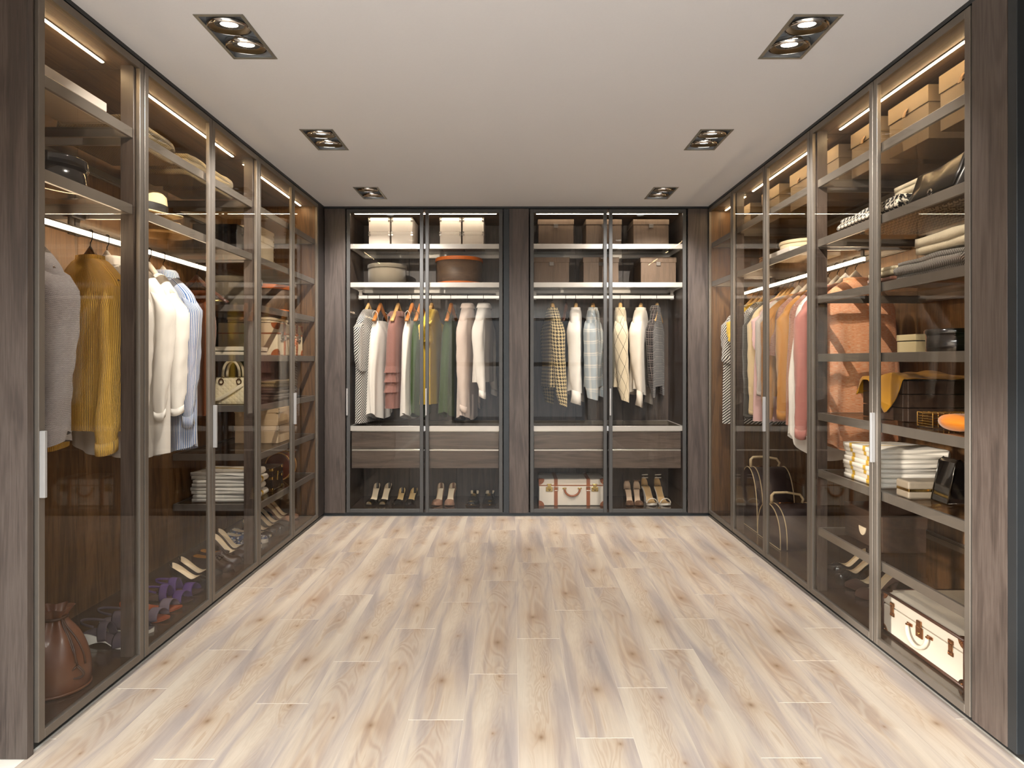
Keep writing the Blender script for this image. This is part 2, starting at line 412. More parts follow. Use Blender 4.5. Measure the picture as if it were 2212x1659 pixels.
# ---------------------------------------------------------------- recessed twin lamps
CHROME = plain('polished_chrome', 'c8c4bf', .12, 1, .02, 10)
BRONZE = plain('bronze_reflector', '7d6a4c', .3, .8, .1, 10)
GREYM = plain('grey_lamp_metal', 'a9aaac', .45, .4, .04, 20)
LENS = emit('lamp_lens', (1.0, .98, .92), 5)
def make_lamp(label):
    """origin at the centre of the opening, in the plane of the ceiling"""
    t = thing('ceiling_spotlight', label, 'ceiling light', group='recessed twin spotlights in the ceiling')
    a, b = (.177)/2, LLEN/2
    m = MB(); e = .011; z0, z1 = -.003, -.0003
    m.box(-a-.003, a+.003, -b-.003, -b+e, z0, z1).box(-a-.003, a+.003, b-e, b+.003, z0, z1).box(-a-.003, -a+e, -b+e, b-e, z0, z1).box(a-e, a+.003, -b+e, b-e, z0, z1)
    obj('frame', m, plain('dark_lamp_frame', '86847c', .4, .5), t, bevel=.001)
    m = MB(); h = .10; a -= .001; b -= .001
    m.box(-a, -a+.004, -b, b, .004, h).box(a-.004, a, -b, b, .004, h).box(-a+.004, a-.004, -b, -b+.004, .004, h).box(-a+.004, a-.004, b-.004, b, .004, h).box(-a, a, -b, b, h, h+.004)
    obj('housing', m, GREYM, t)
    for sy in (-1, 1):
        tilt = Matrix.Translation((0, sy*.078, .010)) @ Matrix.Rotation(radians(9), 4, 'X')
        m = MB(); m.lathe([(.0755, -.014), (.0785, -.014), (.0785, .014), (.0755, .014), (.0755, -.014)], 48, cap0=False, cap1=False).xf(tilt)
        ring = obj('gimbal_ring', m, CHROME, t, True)
        m = MB(); m.lathe([(.074, -.010), (.072, -.012), (.053, .010), (.050, .012)], 48, cap0=False, cap1=False).xf(tilt); obj('reflector', m, BRONZE, ring, True)
        m = MB()
        for k in range(36):
            q = 2*pi*k/36; mm = Matrix.Rotation(q, 4, 'Z')
            f = MB(); f.box(.034, .051, -.0013, .0013, .000, .010).xf(mm); m.add(f.v, f.f)
        m.lathe([(.052, .0125), (.034, .0105)], 36, cap0=False, cap1=False).lathe([(.0525, .002), (.0525, -.001), (.051, -.001), (.051, .002)], 36, cap0=False, cap1=False)
        m.xf(tilt); obj('cooling_fins', m, plain('fin_metal', '8b8a86', .4, .8), ring)
        m = MB(); m.lathe([(.035, .006), (.035, .002), (.0335, .000), (.032, .001)], 36, cap0=False, cap1=False).xf(tilt); obj('lens_rim', m, BRONZE, ring, True)
        m = MB(); m.lathe([(.0325, .001), (.020, -.001), (.008, -.002)], 36, cap0=False, cap1=True).xf(tilt); obj('lens', m, LENS, ring, True)
        for sx in (-1, 1):
            m = MB(); m.cyl((sx*.077, 0, .002), (sx*.084, 0, .002), .005, 12).xf(tilt); obj('pivot_screw', m, CHROME, ring, True)
    return t
names = ['front left pair of recessed spotlights, nearest to the left wardrobe near the camera', 'middle left pair of recessed spotlights in the ceiling', 'rear left pair of recessed spotlights, by the back wardrobes',
         'front right pair of recessed spotlights, largest on the right of the ceiling', 'middle right pair of recessed spotlights in the ceiling', 'rear right pair of recessed spotlights, by the back wardrobes']
lamp0 = None
for (a, b, y), lab in zip(lamps, names):
    p = ((a+b)/2, y+LLEN/2, H)
    if lamp0 is None: lamp0 = make_lamp(lab); lamp0.location = p
    else: dup(lamp0, p, None, lab)
    ox = 1 if p[0] > 0 else -1
    def aim(v): return Vector(v).to_track_quat('-Z', 'Y').to_euler()
    light('spot_beam', 'SPOT', (p[0], p[1]-.078, H-.022), aim((ox*.5, .55, -1) if y < 3 else (ox*.7, .2, -1) if y < 4.2 else (-ox*.10, .12, -1)), 34, (1.0, .98, .965), spot_size=radians(110), spot_blend=.7, shadow_soft_size=.0)
    rear = y > 4.2
    light('spot_beam', 'SPOT', (p[0], p[1]+.078, H-.022), aim((ox*.10, .36, -1) if rear else (ox*.34, 1.0, -1) if y < 3 else (-ox*.12, 1.15, -1)), 32 if rear else 80, (1.0, .98, .965), spot_size=radians(95 if rear else 80), spot_blend=.7, shadow_soft_size=.0)

# ---------------------------------------------------------------- wardrobes
DOOR_T = .018
def bars(m, u0, u1, v0, v1, z0, z1, t):
    m.box(u0, u1, v0, v0+t, z0, z1).box(u0, u1, v1-t, v1, z0, z1).box(u0, u0+t, v0+t, v1-t, z0, z1).box(u1-t, u1, v0+t, v1-t, z0, z1)
def wardrobe(label, loc, rz, L, D, doors, ends, shelves, rail=None, drawers=None, handles=(), steel=SHELFM, liner=WALNUT_IN, dim=False, lv=.118):
    """local u (x) runs left to right facing the unit, v (y) goes into it from the door plane, z up"""
    t = thing('wardrobe', label, 'wardrobe', loc, rz, 'glass fronted wardrobes around the room')
    zt, zb = 2.490, .053
    obj('base_panel', MB().box(.002, L-.002, .022, D-.02, .031, zb), WALNUT_FLOOR, t)
    obj('top_panel', MB().box(.002, L-.002, .022, D-.02, zt, 2.512), WALNUT_TOP, t)
    n = max(2, round(L/.42)); 
    for i in range(n):
        a, b = L*i/n, L*(i+1)/n
        obj('back_board', MB().box(a+.001, b-.001, D-.018, D, .031, 2.512), liner, t, bevel=.0012, seg=1)
    ia, ib = .002, L-.002
    for k, e in enumerate(ends):
        if e == 'post':
            a, b = (.001, .042) if k == 0 else (L-.042, L-.001)
            obj('post', MB().box(a, b, .021, .075, zb, zt), WALNUT, t, bevel=.001, seg=1)
        else:
            a, b = (.001, .020) if k == 0 else (L-.020, L-.001)
            obj('side_panel', MB().box(a, b, .021, D-.02, zb, zt), liner, t, bevel=.001, seg=1)
        if k == 0: ia = b
        else: ib = a
    # LED strip under the top
    sl = obj('led_profile', MB().box(ia+.03, ib-.03, lv, lv+.016, zt-.004, zt), TRIMM, t)
    obj('led_strip', MB().box(ia+.035, ib-.035, lv+.003, lv+.013, zt-.0065, zt-.004), LEDN if dim else LED, sl)
    for (z, a, b) in shelves:
        a = ia if a is None else a; b = ib if b is None else b
        m = MB(); bars(m, a+.002, b-.002, .024, D-.024, z-.040, z, .014)
        s = obj('shelf', m, steel, t, bevel=.001, seg=1)
        obj('glass_panel', MB().box(a+.016, b-.016, .038, D-.038, z-.009, z-.001), SHELFG, s)
        for q in (a+.001, b-.001): obj('shelf_bracket', MB().box(q-.002, q+.002, .026, .046, z-.038, z-.002), DARKM, s)
        m = MB().box(a+.016, b-.016, D-.050, D-.038, z-.036, z-.010); obj('back_rail', m, steel, s)
    if rail:
        a, b = rail; zr = 1.837; v = .295
        r = obj('hanging_rail', MB().box(a, b, v-.008, v+.008, zr-.007, zr).box(a, b, v-.008, v+.008, zr-.034, zr-.028), steel, t, bevel=.001, seg=1)
        obj('rail_glow_strip', MB().box(a+.004, b-.004, v-.006, v+.006, zr-.028, zr-.007), RAILGLOW if dim else RAILLED, r)  # LED in the side rails, only an added glow in the back ones
        for u in (a+.02, b-.02):
            obj('rail_bracket', MB().box(u-.014, u+.014, v-.004, v+.004, zr-.040, 1.874).box(u-.02, u+.02, v-.02, v+.02, 1.868, 1.875), steel, r, bevel=.001, seg=1)
    # doors: thin metal frames with a pane each
    fs, ft = .0285, .030
    for i, (a, b, hs) in enumerate(doors):
        m = MB(); m.box(a, a+fs, 0, DOOR_T, .032, 2.510).box(b-fs, b, 0, DOOR_T, .032, 2.510).box(a+fs, b-fs, 0, DOOR_T, .032, .032+ft).box(a+fs, b-fs, 0, DOOR_T, 2.510-ft, 2.510)
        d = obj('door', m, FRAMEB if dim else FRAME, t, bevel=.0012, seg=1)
        obj('pane', MB().box(a+fs-.004, b-fs+.004, .007, .011, .058, 2.484), PANE, d)
        if hs:
            x = a+.002 if hs == 'L' else b-.002; s = 1 if hs == 'L' else -1
            obj('handle', MB().box(x, x+s*.012, -.018, 0, .827, 1.045), HANDLE, d, bevel=.001, seg=1)
    if drawers:
        for (a, b) in drawers:
            for (z0, z1, zt1) in ((.547, .688, .701), (.388, .530, .543)):
                dr = obj('drawer', MB().box(a, b, .045, .063, z0, z1).box(a+.01, a+.025, .063, D-.06, z0+.01, z1-.02).box(b-.025, b-.01, .063, D-.06, z0+.01, z1-.02).box(a+.01, b-.01, D-.07, D-.06, z0+.01, z1-.02).box(a+.01, b-.01, .063, D-.06, z0+.006, z0+.012), WALNUT_H, t, bevel=.001, seg=1)
                obj('drawer_pull', MB().box(a, b, .043, .060, z1+.001, zt1), TRIMM, dr, bevel=.001, seg=1)
    return t
Z7 = [2.23, 1.915, 1.617, 1.309, .999, .700, .392]
full = lambda zs: [(z, None, None) for z in zs]
LB = [2.102, 2.709, 3.929, 5.128]
RBD = [2.252, 3.477, 4.716, 5.290]
g2 = .0035
wl1 = wardrobe('left wall wardrobe unit nearest the camera, with one door and a grey jacket inside', (-WL, LB[0], 0), pi/2, LB[1]-LB[0], DL, [(g2, LB[1]-LB[0]-g2, 'L')], ('panel', 'post'), full(Z7[:2]), rail=(.02, LB[1]-LB[0]+.0))
a = LB[2]-LB[1]
wl2 = wardrobe('middle wardrobe unit on the left wall, open hanging space above shoes', (-WL, LB[1], 0), pi/2, a, DL, [(g2, 3.321-LB[1]-g2, None), (3.321-LB[1]+g2, a-g2, 'L')], ('post', 'post'), full(Z7[:2]), rail=(.0, a))
a = LB[3]-LB[2]
wl3 = wardrobe('far wardrobe unit on the left wall, full of glass shelves', (-WL, LB[2], 0), pi/2, a, DL, [(g2, 4.542-LB[2]-g2, None), (4.542-LB[2]+g2, a-g2, 'L')], ('post', 'panel'), full(Z7))
a = RBD[1]-RBD[0]
wr1 = wardrobe('right wall wardrobe unit nearest the camera, full of glass shelves', (WR, RBD[1], 0), -pi/2, a, DR, [(g2, RBD[1]-2.864-g2, None), (RBD[1]-2.864+g2, a-g2, 'L')], ('post', 'panel'), full(Z7))
a = RBD[2]-RBD[1]
wr2 = wardrobe('middle wardrobe unit on the right wall, hanging clothes above round bags', (WR, RBD[2], 0), -pi/2, a, DR, [(g2, RBD[2]-4.098-g2, None), (RBD[2]-4.098+g2, a-g2, 'L')], ('post', 'post'), full(Z7[:2]), rail=(.0, a))
a = RBD[3]-RBD[2]
wr3 = wardrobe('far single door wardrobe unit on the right wall, with a striped dress inside', (WR, RBD[3], 0), -pi/2, a, DR, [(g2, a-g2, None)], ('panel', 'post'), full(Z7[:2]), rail=(.02, a))
BL0, BL1, BR0, BR1 = -1.366, -.085, .134, 1.415
a = BL1-BL0
wb1 = wardrobe('back wall wardrobe on the left, with white boxes and an orange lidded hat box', (BL0, YB, 0), 0, a, DBK, [(g2, .630, 'L'), (.647, a-g2, 'L')], ('panel', 'panel'), full(Z7[:2])+[(.737, None, None)], rail=(.03, a-.03), drawers=[(.036, a/2-.004), (a/2+.004, a-.036)], liner=WALNUT, dim=True, lv=.058, steel=STEEL_LIT)
wb2 = wardrobe('back wall wardrobe on the right, with brown boxes and a white suitcase', (BR0, YB, 0), 0, a, DBK, [(g2, .630, None), (.647, a-g2, 'L')], ('panel', 'panel'), full(Z7[:2])+[(.737, None, None)], rail=(.03, a-.03), drawers=[(.036, a/2-.004), (a/2+.004, a-.036)], liner=WALNUT, dim=True, lv=.058, steel=STEEL_LIT)
# ---------------------------------------------------------------- materials of the contents
PALEWOOD = wood('pale_hanger_wood', 'c79a5c', 'ddb274', 'e8c78f', 'X', .35)
ORANGEWOOD = wood('amber_hanger_wood', 'a9652a', 'c27a36', 'd08d4a', 'X', .35)
DARKWOOD = wood('dark_hanger_wood', '2e1a14', '43281e', '583628', 'X', .35)
WHITEPAD = plain('ivory_hanger', 'e6ddcd', .5, 0, .03, 40)
HOOKM = plain('black_hook_metal', '2a2826', .3, .9, .03)
GOLD = plain('polished_gold_metal', 'c9a35a', .22, 1, .05, 30)
BRASSM = plain('aged_brass', 'b09a62', .3, 1, .05, 30)
COPPER = plain('copper_toned_metal', 'b07d55', .25, 1, .05, 30)
CREAMLEA = plain('cream_leather_lining', 'ecdcc0', .55, 0, .02, 60)
PATENT = plain('black_patent_leather', '0d0b0b', .12, 0, .05, 30, coat=.6)
KRAFT = plain('kraft_board', '7d6b54', .75, 0, .05, 120)
KRAFTD = plain('leather_tab_tan', '7d5c36', .55, 0, .15, 200, bump=.4)

# ---------------------------------------------------------------- hangers
def hanger(label, p, rz, mat, hook=HOOKM, wd=.165, flat=.011, drop=.150, bar=None, group='clothes hangers on the rails'):
    t = thing('clothes_hanger', label, 'hanger', p, rz, group)
    pts = [(-.0115, 0, -.030), (-.0125, 0, -.012), (-.0115, 0, .0005), (-.006, 0, .0042), (0, 0, .0050), (.006, 0, .0042), (.0115, 0, .0005), (.0125, 0, -.014), (.0115, 0, -.034), (.006, 0, -.044), (0, 0, -.050), (0, 0, -.080)]
    obj('hook', MB().tube(pts, .0022, 6), hook, t, True)
    arms = MB()
    P = []
    for k in range(-8, 9):
        s = k/8; P.append((s*wd, -.010*abs(s)**1.5, -.080-drop*abs(s)**.85))
    wid = [lerp(.017, .0085, abs(k/8)**.8) for k in range(-8, 9)]
    arms.tube(P, wid, 10, ry=[flat]*17)
    obj('arms', arms, mat, t, True)
    if bar: obj('trouser_bar', MB().cyl((-wd*.86, 0, -.072-drop*.9-.01), (wd*.86, 0, -.072-drop*.9-.01), .005, 8), bar, t, True)
    return t

# ---------------------------------------------------------------- garments
def ring_pts(a, b, z, ripple=0.0, n=56, ph=0.0, cx=0.0, cy=0.0, k=(5, 9), hem=None, flat=.8):
    P = []
    for i in range(n):
        q = 2*pi*i/n; cq, sq = cos(q), sin(q)
        x = a*(abs(cq)**flat)*(1 if cq >= 0 else -1); y = b*(abs(sq)**flat)*(1 if sq >= 0 else -1)
        r = 1+ripple*.35*(sin(k[0]*q+ph)+.6*sin(k[1]*q-ph*1.7))
        yy = ripple*b*.9*(sin(k[0]*q+ph)+.7*sin(k[1]*q+2*ph))*abs(sq)
        dz = hem(q) if hem else 0
        P.append((cx+x*(1+(r-1)*.4), cy+y*r+yy, z+dz))
    return P
def garment(name, label, cat, p, rz, mat, L=.75, sh=.205, hw=.22, hd=.085, top=-.125, sleeve='long', sl=None, collar=None, colmat=None,
            cuff=None, ripple=.5, ph=1.0, hem=0.0, hemtail=None, slmat=None, straps=False, neckw=.062, ruffles=(), lean=0.0, group=None, waist=None,
            slw=1.0, buttons=None, spread=.05, k=(5, 9), low=0.0, lim=.245, T=None):
    """origin on the rail; hangs along local x; front is local -y"""
    t = thing(name, label, cat, p, rz, group)
    rows = 34; rings = []
    dp = .10
    wv = waist or hw
    if straps:
        tab = [(0, sh*.62, .035, top-.10), (.06, sh*.74, .05, top-.14), (.2, sh*.95, .065, top-.24), (.55, wv, hd*.85, top-.24-(L+top-.24)*.45), (1, hw, hd, -L)]
    else:
        tab = [(0, neckw, .045, top), (.035, neckw+.026, .054, top-.013), (.09, sh*.68, .060, top-.055), (.15, sh*.90, .060, top-.100), (.21, sh*1.0, .064, top-.150), (.33, sh*1.02, .075, top-.23), (.62, wv, hd*.9, top-.21-(L+top-.21)*.45), (1, hw, hd, -L)]
    for j in range(rows+1):
        v = j/rows; a, b, z = interp(tab, v)
        a = min(a, lim-.012); rp = ripple*max(0, (v-.16))**1.15
        def hemf(q, v=v):
            w_ = max(0, (v-.7)/.3)**2
            r_ = 0
            if hem: r_ += -hem*w_*abs(cos(q))**2 if hem < 0 else hem*w_*(abs(cos(q))**2.0)
            if hemtail: r_ += hemtail*w_*max(0, sin(q))
            return r_
        drop = -low*max(0, -0) 
        rings.append(ring_pts(a, b, z, rp, ph=ph+v*.9, hem=hemf, cx=lean*v*v, k=k))
    if low:      # scooped neckline at the front
        n = len(rings[0])
        for j in range(7):
            rings[j] = [(x, y, z-(low*(1-j/7)*max(0, -sin(2*pi*i/n))**1.5)) for i, (x, y, z) in enumerate(rings[j])]
    m = MB(); m.loft(rings); 
    obj('body', m, mat, t, True)
    zs = top-.105
    if sleeve and sleeve != 'none':
        ln = sl if sl else {'long': .58, 'short': .24, 'cap': .13}[sleeve]
        for s in (-1, 1):
            r = []; N = 22
            for j in range(N+1):
                v = j/N
                x = s*(sh*.86+.035*min(1, v*5)**.7+spread*v**1.1+.008*sin(v*5+ph)); y = -.012*v-.05*v*v*(.6+.4*sin(ph*3+s)); z = zs-.012-ln*v
                if v == 0: x = s*sh*.60; z = zs+.012
                elif v < .06: x = s*sh*.80; z = zs-.012
                wv_ = lerp(.062, .043 if sleeve == 'long' else .062, v**.8)*slw; wx = lerp(.038, .036 if sleeve == 'long' else .05, v)*slw
                if v < .12: f = .55+.45*(v/.12); wv_ *= f; wx *= f
                if sleeve == 'long' and v > .9: wv_ *= lerp(1, .82, (v-.9)*10); wx *= lerp(1, .82, (v-.9)*10)
                x = s*min(abs(x), lim-wx*1.05); ringp = []
                tilt = s*.16*(1-v)
                for i in range(26):
                    q = 2*pi*i/26
                    rr = 1+.07*sin(3*q+v*9+ph*2+s)*min(1, v*3)+.045*sin(v*34+2*q+ph)*min(1, v*2)
                    ringp.append((x+wx*cos(q)*rr, y+wv_*sin(q)*rr, z+wx*cos(q)*tilt*-2.2*s*s+.012*sin(q)*(v > .9)))
                r.append(ringp)
            obj('sleeve', MB().loft(r), slmat or mat, t, True)
            e = r[-1]
            if cuff:
                cxm = sum(q[0] for q in e)/26; cym = sum(q[1] for q in e)/26
                out = lambda f, dz: [((q[0]-cxm)*f+cxm, (q[1]-cym)*f+cym, q[2]+dz) for q in e]
                h = cuff[1]
                obj('cuff', MB().loft([out(1.0, .004), out(1.08, .006), out(1.10, -h*.5), out(1.13*cuff[2] if len(cuff) > 2 else 1.08, -h), out(1.0, -h), out(.98, -.0)]), cuff[0] or mat, t, True)
    if collar:
        cm_ = colmat or mat
        if collar == 'shirt':
            h = .034
            rr = [ring_pts(neckw*.98, .050, top-.006), ring_pts(neckw*.96, .050, top+h*.6), ring_pts(neckw*1.0, .054, top+h), ring_pts(neckw*1.18, .068, top+h*.6), ring_pts(neckw*1.36, .080, top-.010)]
        elif collar == 'band': rr = [ring_pts(neckw*1.02, .048, top-.006), ring_pts(neckw*1.0, .046, top+.016), ring_pts(neckw*.95, .043, top+.017), ring_pts(neckw*.95, .043, top)]
        elif collar == 'turtle': rr = [ring_pts(neckw*1.0, .047, top-.006), ring_pts(neckw*.9, .045, top+.05), ring_pts(neckw*.95, .05, top+.058), ring_pts(neckw*1.1, .058, top+.03), ring_pts(neckw*1.12, .058, top+.005)]
        elif collar == 'ruffle':
            rr = [ring_pts(neckw*.9, .05, top+.010, .1), ring_pts(neckw*1.15, .056, top+.006, .3, k=(8, 13)), ring_pts(neckw*1.6, .074, top-.036, .8, k=(8, 13))]
        obj('collar', MB().loft(rr), cm_, t, True)
    if straps:
        m = MB()
        for s in (-1, 1):
            for y in (-.030, .030):
                m.tube([(s*.11, 0, -.140), (s*.113, y*.7, -.160), (s*sh*.57, y, top-.12)], .003, 6)
        obj('straps', m, colmat or mat, t, True)
    for fz, fl in ruffles:
        v = min(1, max(0, (-(fz)+top)/(L+top))); a, b, z = interp(tab, .2+.8*v)
        obj('ruffle', MB().loft([ring_pts(a*1.01, b*1.02, fz, ripple*v, ph=ph), ring_pts(a*1.06, b*1.14, fz-fl*.5, .15, ph=ph, k=(9, 14)), ring_pts(a*1.12, b*1.24, fz-fl, .32, ph=ph, k=(9, 14))]), mat, t, True)
    if buttons:
        m = MB()
        for i in range(buttons[1]):
            z = top-.10-i*(L-.16)/buttons[1]; v = .2+.8*(-(z)+top)/L; a, b, zz = interp(tab, min(1, v)); m.cyl((0, -b*1.0-.004, z), (0, -b*1.0-.011, z), .0055, 10)
        bo = obj('buttons', m, buttons[0], t, True); bo['kind'] = 'stuff'
    if T:
        for ch in t.children:
            for q in ch.data.vertices:
                k_ = T[0] if q.co.y < 0 else T[1]; q.co.y = k_*math.tanh(q.co.y/k_)
    return t

# ---------------------------------------------------------------- shoes
def shoe(label, p, rz, kind='pump', mat=PATENT, lining=CREAMLEA, Hh=.09, L=.245, name=None, cat='shoe', group=None, solemat=None, heelmat=None, extra=None, extra2=None, plat=.0, heelw=.011, mirror=1, ws=1.0):
    t = thing(name or 'court_shoe', label, cat, p, rz, group)
    wt = [(0, .002), (.015, .014), (.06, .026), (.16, .0305), (.32, .027), (.46, .028), (.62, .037), (.72, .041), (.83, .037), (.93, .025), (.98, .013), (1, .002)]
    def W(v): return interp(wt, v)[0]*1.10*ws
    base = plat+.006
    def hgt(v):
        s = min(1, max(0, (v-.10)/.56)); s = s*s*(3-2*s)
        toe = .010*max(0, (v-.8)/.2)**1.5
        return base+Hh*(1-s)*(1-.10*max(0, .10-v)/.1)+toe
    def bend(v): return mirror*.010*sin(pi*min(1, v*1.05))
    X = lambda v: v*L*(.97 if Hh > .06 else 1)
    # sole
    N = 26; m = MB(); vv = [i/N for i in range(N+1)]
    st = .005 if kind not in ('sneaker', 'wedge') else .004
    rings = []
    for v in vv:
        x, h, w_ = X(v), hgt(v), W(v)*1.02
        lo = h-st-plat if kind != 'sneaker' else 0.0
        if kind == 'wedge': lo = max(0.0, 0.0) if v > .12 else .004
        if kind == 'wedge' and .12 < v < .68: lo = .016*sin(pi*(v-.12)/.56)
        rings.append([(x, bend(v)-w_, lo), (x, bend(v)+w_, lo), (x, bend(v)+w_, h), (x, bend(v)-w_, h)])
    obj('sole', m.loft(rings, True, True, True), solemat or mat, t, kind != 'wedge' and False)
    # heel
    if Hh > .02 and kind not in ('wedge', 'sneaker'):
        m = MB(); rr = []
        for s in (0, .12, .35, .7, .94, 1):
            z = (hgt(.06)-st-.001)*(1-s); a = lerp(.024, heelw, min(1, s*1.6)**.6); cx = X(.085)+.010*s*(1 if Hh > .05 else .2); bb = lerp(.026, heelw, min(1, s*1.6)**.6)
            rr.append([(cx+a*cos(2*pi*i/16), bend(.08)+bb*sin(2*pi*i/16), z+(.012*cos(2*pi*i/16)*(-1) if s == 0 else 0)) for i in range(16)])
        obj('heel', m.loft(rr, True, True, True), heelmat or mat, t, True)
    # insole
    m = MB(); rr = []
    for i in range(24):
        v = .012+i/23*(.95 if kind in ('sandal', 'wedge', 'strap', 'ankle') else .80); w_ = W(v)*.95
        rr.append([(X(v), bend(v)-w_, hgt(v)+.0025), (X(v), bend(v)-w_*.5, hgt(v)+.0012), (X(v), bend(v)+w_*.5, hgt(v)+.0012), (X(v), bend(v)+w_, hgt(v)+.0025)])
    obj('insole', m.loft(rr, False), lining, t, True)
    ut = [(0, .058), (.04, .050), (.10, .036), (.2, .025), (.34, .018), (.5, .018), (.6, .030), (.70, .044), (.8, .040), (.9, .030), (.97, .020), (1, .008)]
    if kind in ('oxford', 'loafer', 'sneaker'): ut = [(0, .062), (.06, .066), (.2, .060), (.4, .062), (.5, .074), (.58, .070), (.7, .052), (.8, .042), (.9, .036), (.97, .024), (1, .008)]
    def U(v): return interp(ut, v)[0]
    def op(v):
        a, b = (.58, .70) if kind in ('pump', 'peep') else (.40, .50) if kind == 'sneaker' else (.44, .54)
        s = min(1, max(0, (v-a)/(b-a))); return lerp(.62, pi/2, s**.7)
    def shell(f, v0, v1, n, lift=0.0):
        m = MB(); K = 9
        for s in (-1, 1):
            rr = []
            for i in range(n+1):
                v = lerp(v0, v1, i/n); o = op(v); r = []
                for k in range(K+1):
                    q = o*k/K; r.append((X(v), bend(v)+s*W(v)*f*max(0, cos(q))**.55, hgt(v)+lift+U(v)*f*sin(q)/sin(o)))
                rr.append(r if s > 0 else r[::-1])
            m.loft(rr, False)
        return m
    if kind in ('pump', 'peep', 'oxford', 'loafer', 'sneaker'):
        end = .93 if kind == 'peep' else 1.0
        obj('upper', shell(1.0, 0, end, 46, -.002), mat, t, True)
        obj('lining', shell(.93, .01, .72, 30), lining, t, True)
        if kind == 'peep':   # rim of the open toe
            v = .93; o = pi/2
            m = MB().tube([(X(v), bend(v)+W(v)*cos(pi*k/12), hgt(v)+U(v)*sin(pi*k/12)-.001) for k in range(13)], .0022, 6); obj('toe_rim', m, extra or GOLD, t, True)
    if kind == 'oxford':
        m = MB()
        for i in range(4):
            v = .46+.045*i; m.tube([(X(v), -.018+bend(v), hgt(v)+U(v)*.93), (X(v)+.004, bend(v), hgt(v)+U(v)*1.02+.002), (X(v+.03), .018+bend(v), hgt(v)+U(v)*.93)], .0018, 6)
            m.tube([(X(v+.03), -.018+bend(v), hgt(v)+U(v)*.93), (X(v)+.004, bend(v), hgt(v)+U(v)*1.02+.002), (X(v), .018+bend(v), hgt(v)+U(v)*.93)], .0018, 6)
        obj('laces', m, extra or GOLD, t, True)
        m = MB().tube([(X(v), bend(v)+s*W(v)*1.04, hgt(v)-.002) for v, s in [(.40+.05*i, -1) for i in range(13)]+[(1-.05*i, 1) for i in range(13)]], .0040, 6); obj('welt', m, extra or GOLD, t, True)
        m = MB().tube([(X(.95)-.005*cos(q), bend(.95)+.012*cos(q*.0+0)*0+.013*(q/1.4), hgt(.93)+U(.93)*.9+.004*cos(q)) for q in (-1.4, -.7, 0, .7, 1.4)], .002, 6); obj('toe_trim', m, extra or GOLD, t, True)
    if kind == 'loafer':
        v = .56
        obj('strap', MB().tube([(X(v), bend(v)+W(v)*1.03*cos(pi*k/12), hgt(v)+U(v)*1.03*sin(pi*k/12)) for k in range(13)], .010, 8, ry=.003, up=(1, 0, 0)), mat, t, True)
        m = MB()
        for s in (-1, 1): m.tube([(X(v)+.002, bend(v)+s*.004, hgt(v)+U(v)+.004), (X(v)+.016, bend(v)+s*.012, hgt(v)+U(v)-.002), (X(v)+.034, bend(v)+s*.016, hgt(v)+U(v)-.012)], [.004, .005, .008], 8)
        obj('tassel', m, mat, t, True)
    def band(v, wd, high, mt, th=.0022, f=1.08, lean=0.0):
        return MB().tube([(X(v)+lean*sin(pi*k/16), bend(v)+W(v)*f*cos(pi*k/16), hgt(v)-.0005+high*sin(pi*k/16)) for k in range(17)], wd, 8, ry=th, up=(1, 0, 0))
    if kind in ('sandal', 'wedge'):
        obj('toe_strap', band(.76, .026, .046, mat, lean=-.01), extra or mat, t, True)
        if extra2 == 'two': obj('instep_strap', band(.42, .022, .070, mat, f=1.2, lean=-.012), extra or mat, t, True)
        if extra2 == 'back':
            obj('heel_counter', MB().loft([[(X(.16)-.040*sin(pi*k/12)*1.0, .031*cos(pi*k/12), hgt(.1)+z*sin(pi*k/12)**.5) for k in range(13)] for z in (0, .03, .055, .066)], False), lining, t, True)
        else:
            obj('heel_strap', MB().tube([(X(.30)-.085*sin(pi*k/14), .036*cos(pi*k/14), hgt(.2)+.040+.01*sin(pi*k/14)) for k in range(15)], .006, 8, ry=.0018, up=(0, 0, 1)), extra or mat, t, True)
    if kind == 'ankle':
        for z, r in (((.072, .026), (.098, .025)) if extra2 == 'two' else ((.078, .025),)):
            obj('ankle_strap', MB().tube([(X(.12)+r*1.15*cos(2*pi*k/24), r*sin(2*pi*k/24), hgt(.1)+z+.006*cos(2*pi*k/24)) for k in range(25)], .0042, 6, ry=.0016, up=(0, 0, 1)), mat, t, True)
        obj('heel_counter', MB().loft([[(X(.10)-.028*sin(pi*k/12), .029*cos(pi*k/12), hgt(.1)+z*sin(pi*k/12)**.7) for k in range(13)] for z in (0, .03, .06, .076)], False), lining, t, True, solid=.002)
        if extra2 == 'two': obj('toe_strap', band(.80, .007, .040, mat, .004), mat, t, True)
        else:
            m = MB(); K = 9
            for s in (-1, 1):
                rr = []
                for i in range(16):
                    v = lerp(.70, 1, i/15); r = [(X(v), bend(v)+s*W(v)*1.04*max(0, cos(pi/2*k/K))**.55, hgt(v)-.004+.036*(1-((v-.7)/.3)**2*.7)*sin(pi/2*k/K)) for k in range(K+1)]
                    rr.append(r if s > 0 else r[::-1])
                m.loft(rr, False)
            obj('toe_cap', m, mat, t, True)
    if kind == 'sneaker':
        m = MB(); vs_ = [i/30 for i in range(31)]
        obj('rubber_sole', m.loft([[(X(v)*1.01, bend(v)+s*W(v)*1.10, 0), (X(v)*1.01, bend(v)+s*W(v)*1.12, .022), (X(v)*1.01, bend(v)+s*W(v)*.98, .026)] for s, v in [(1, v) for v in vs_]+[(-1, v) for v in vs_[::-1]]], False), extra or CREAMLEA, t, True)
    return t
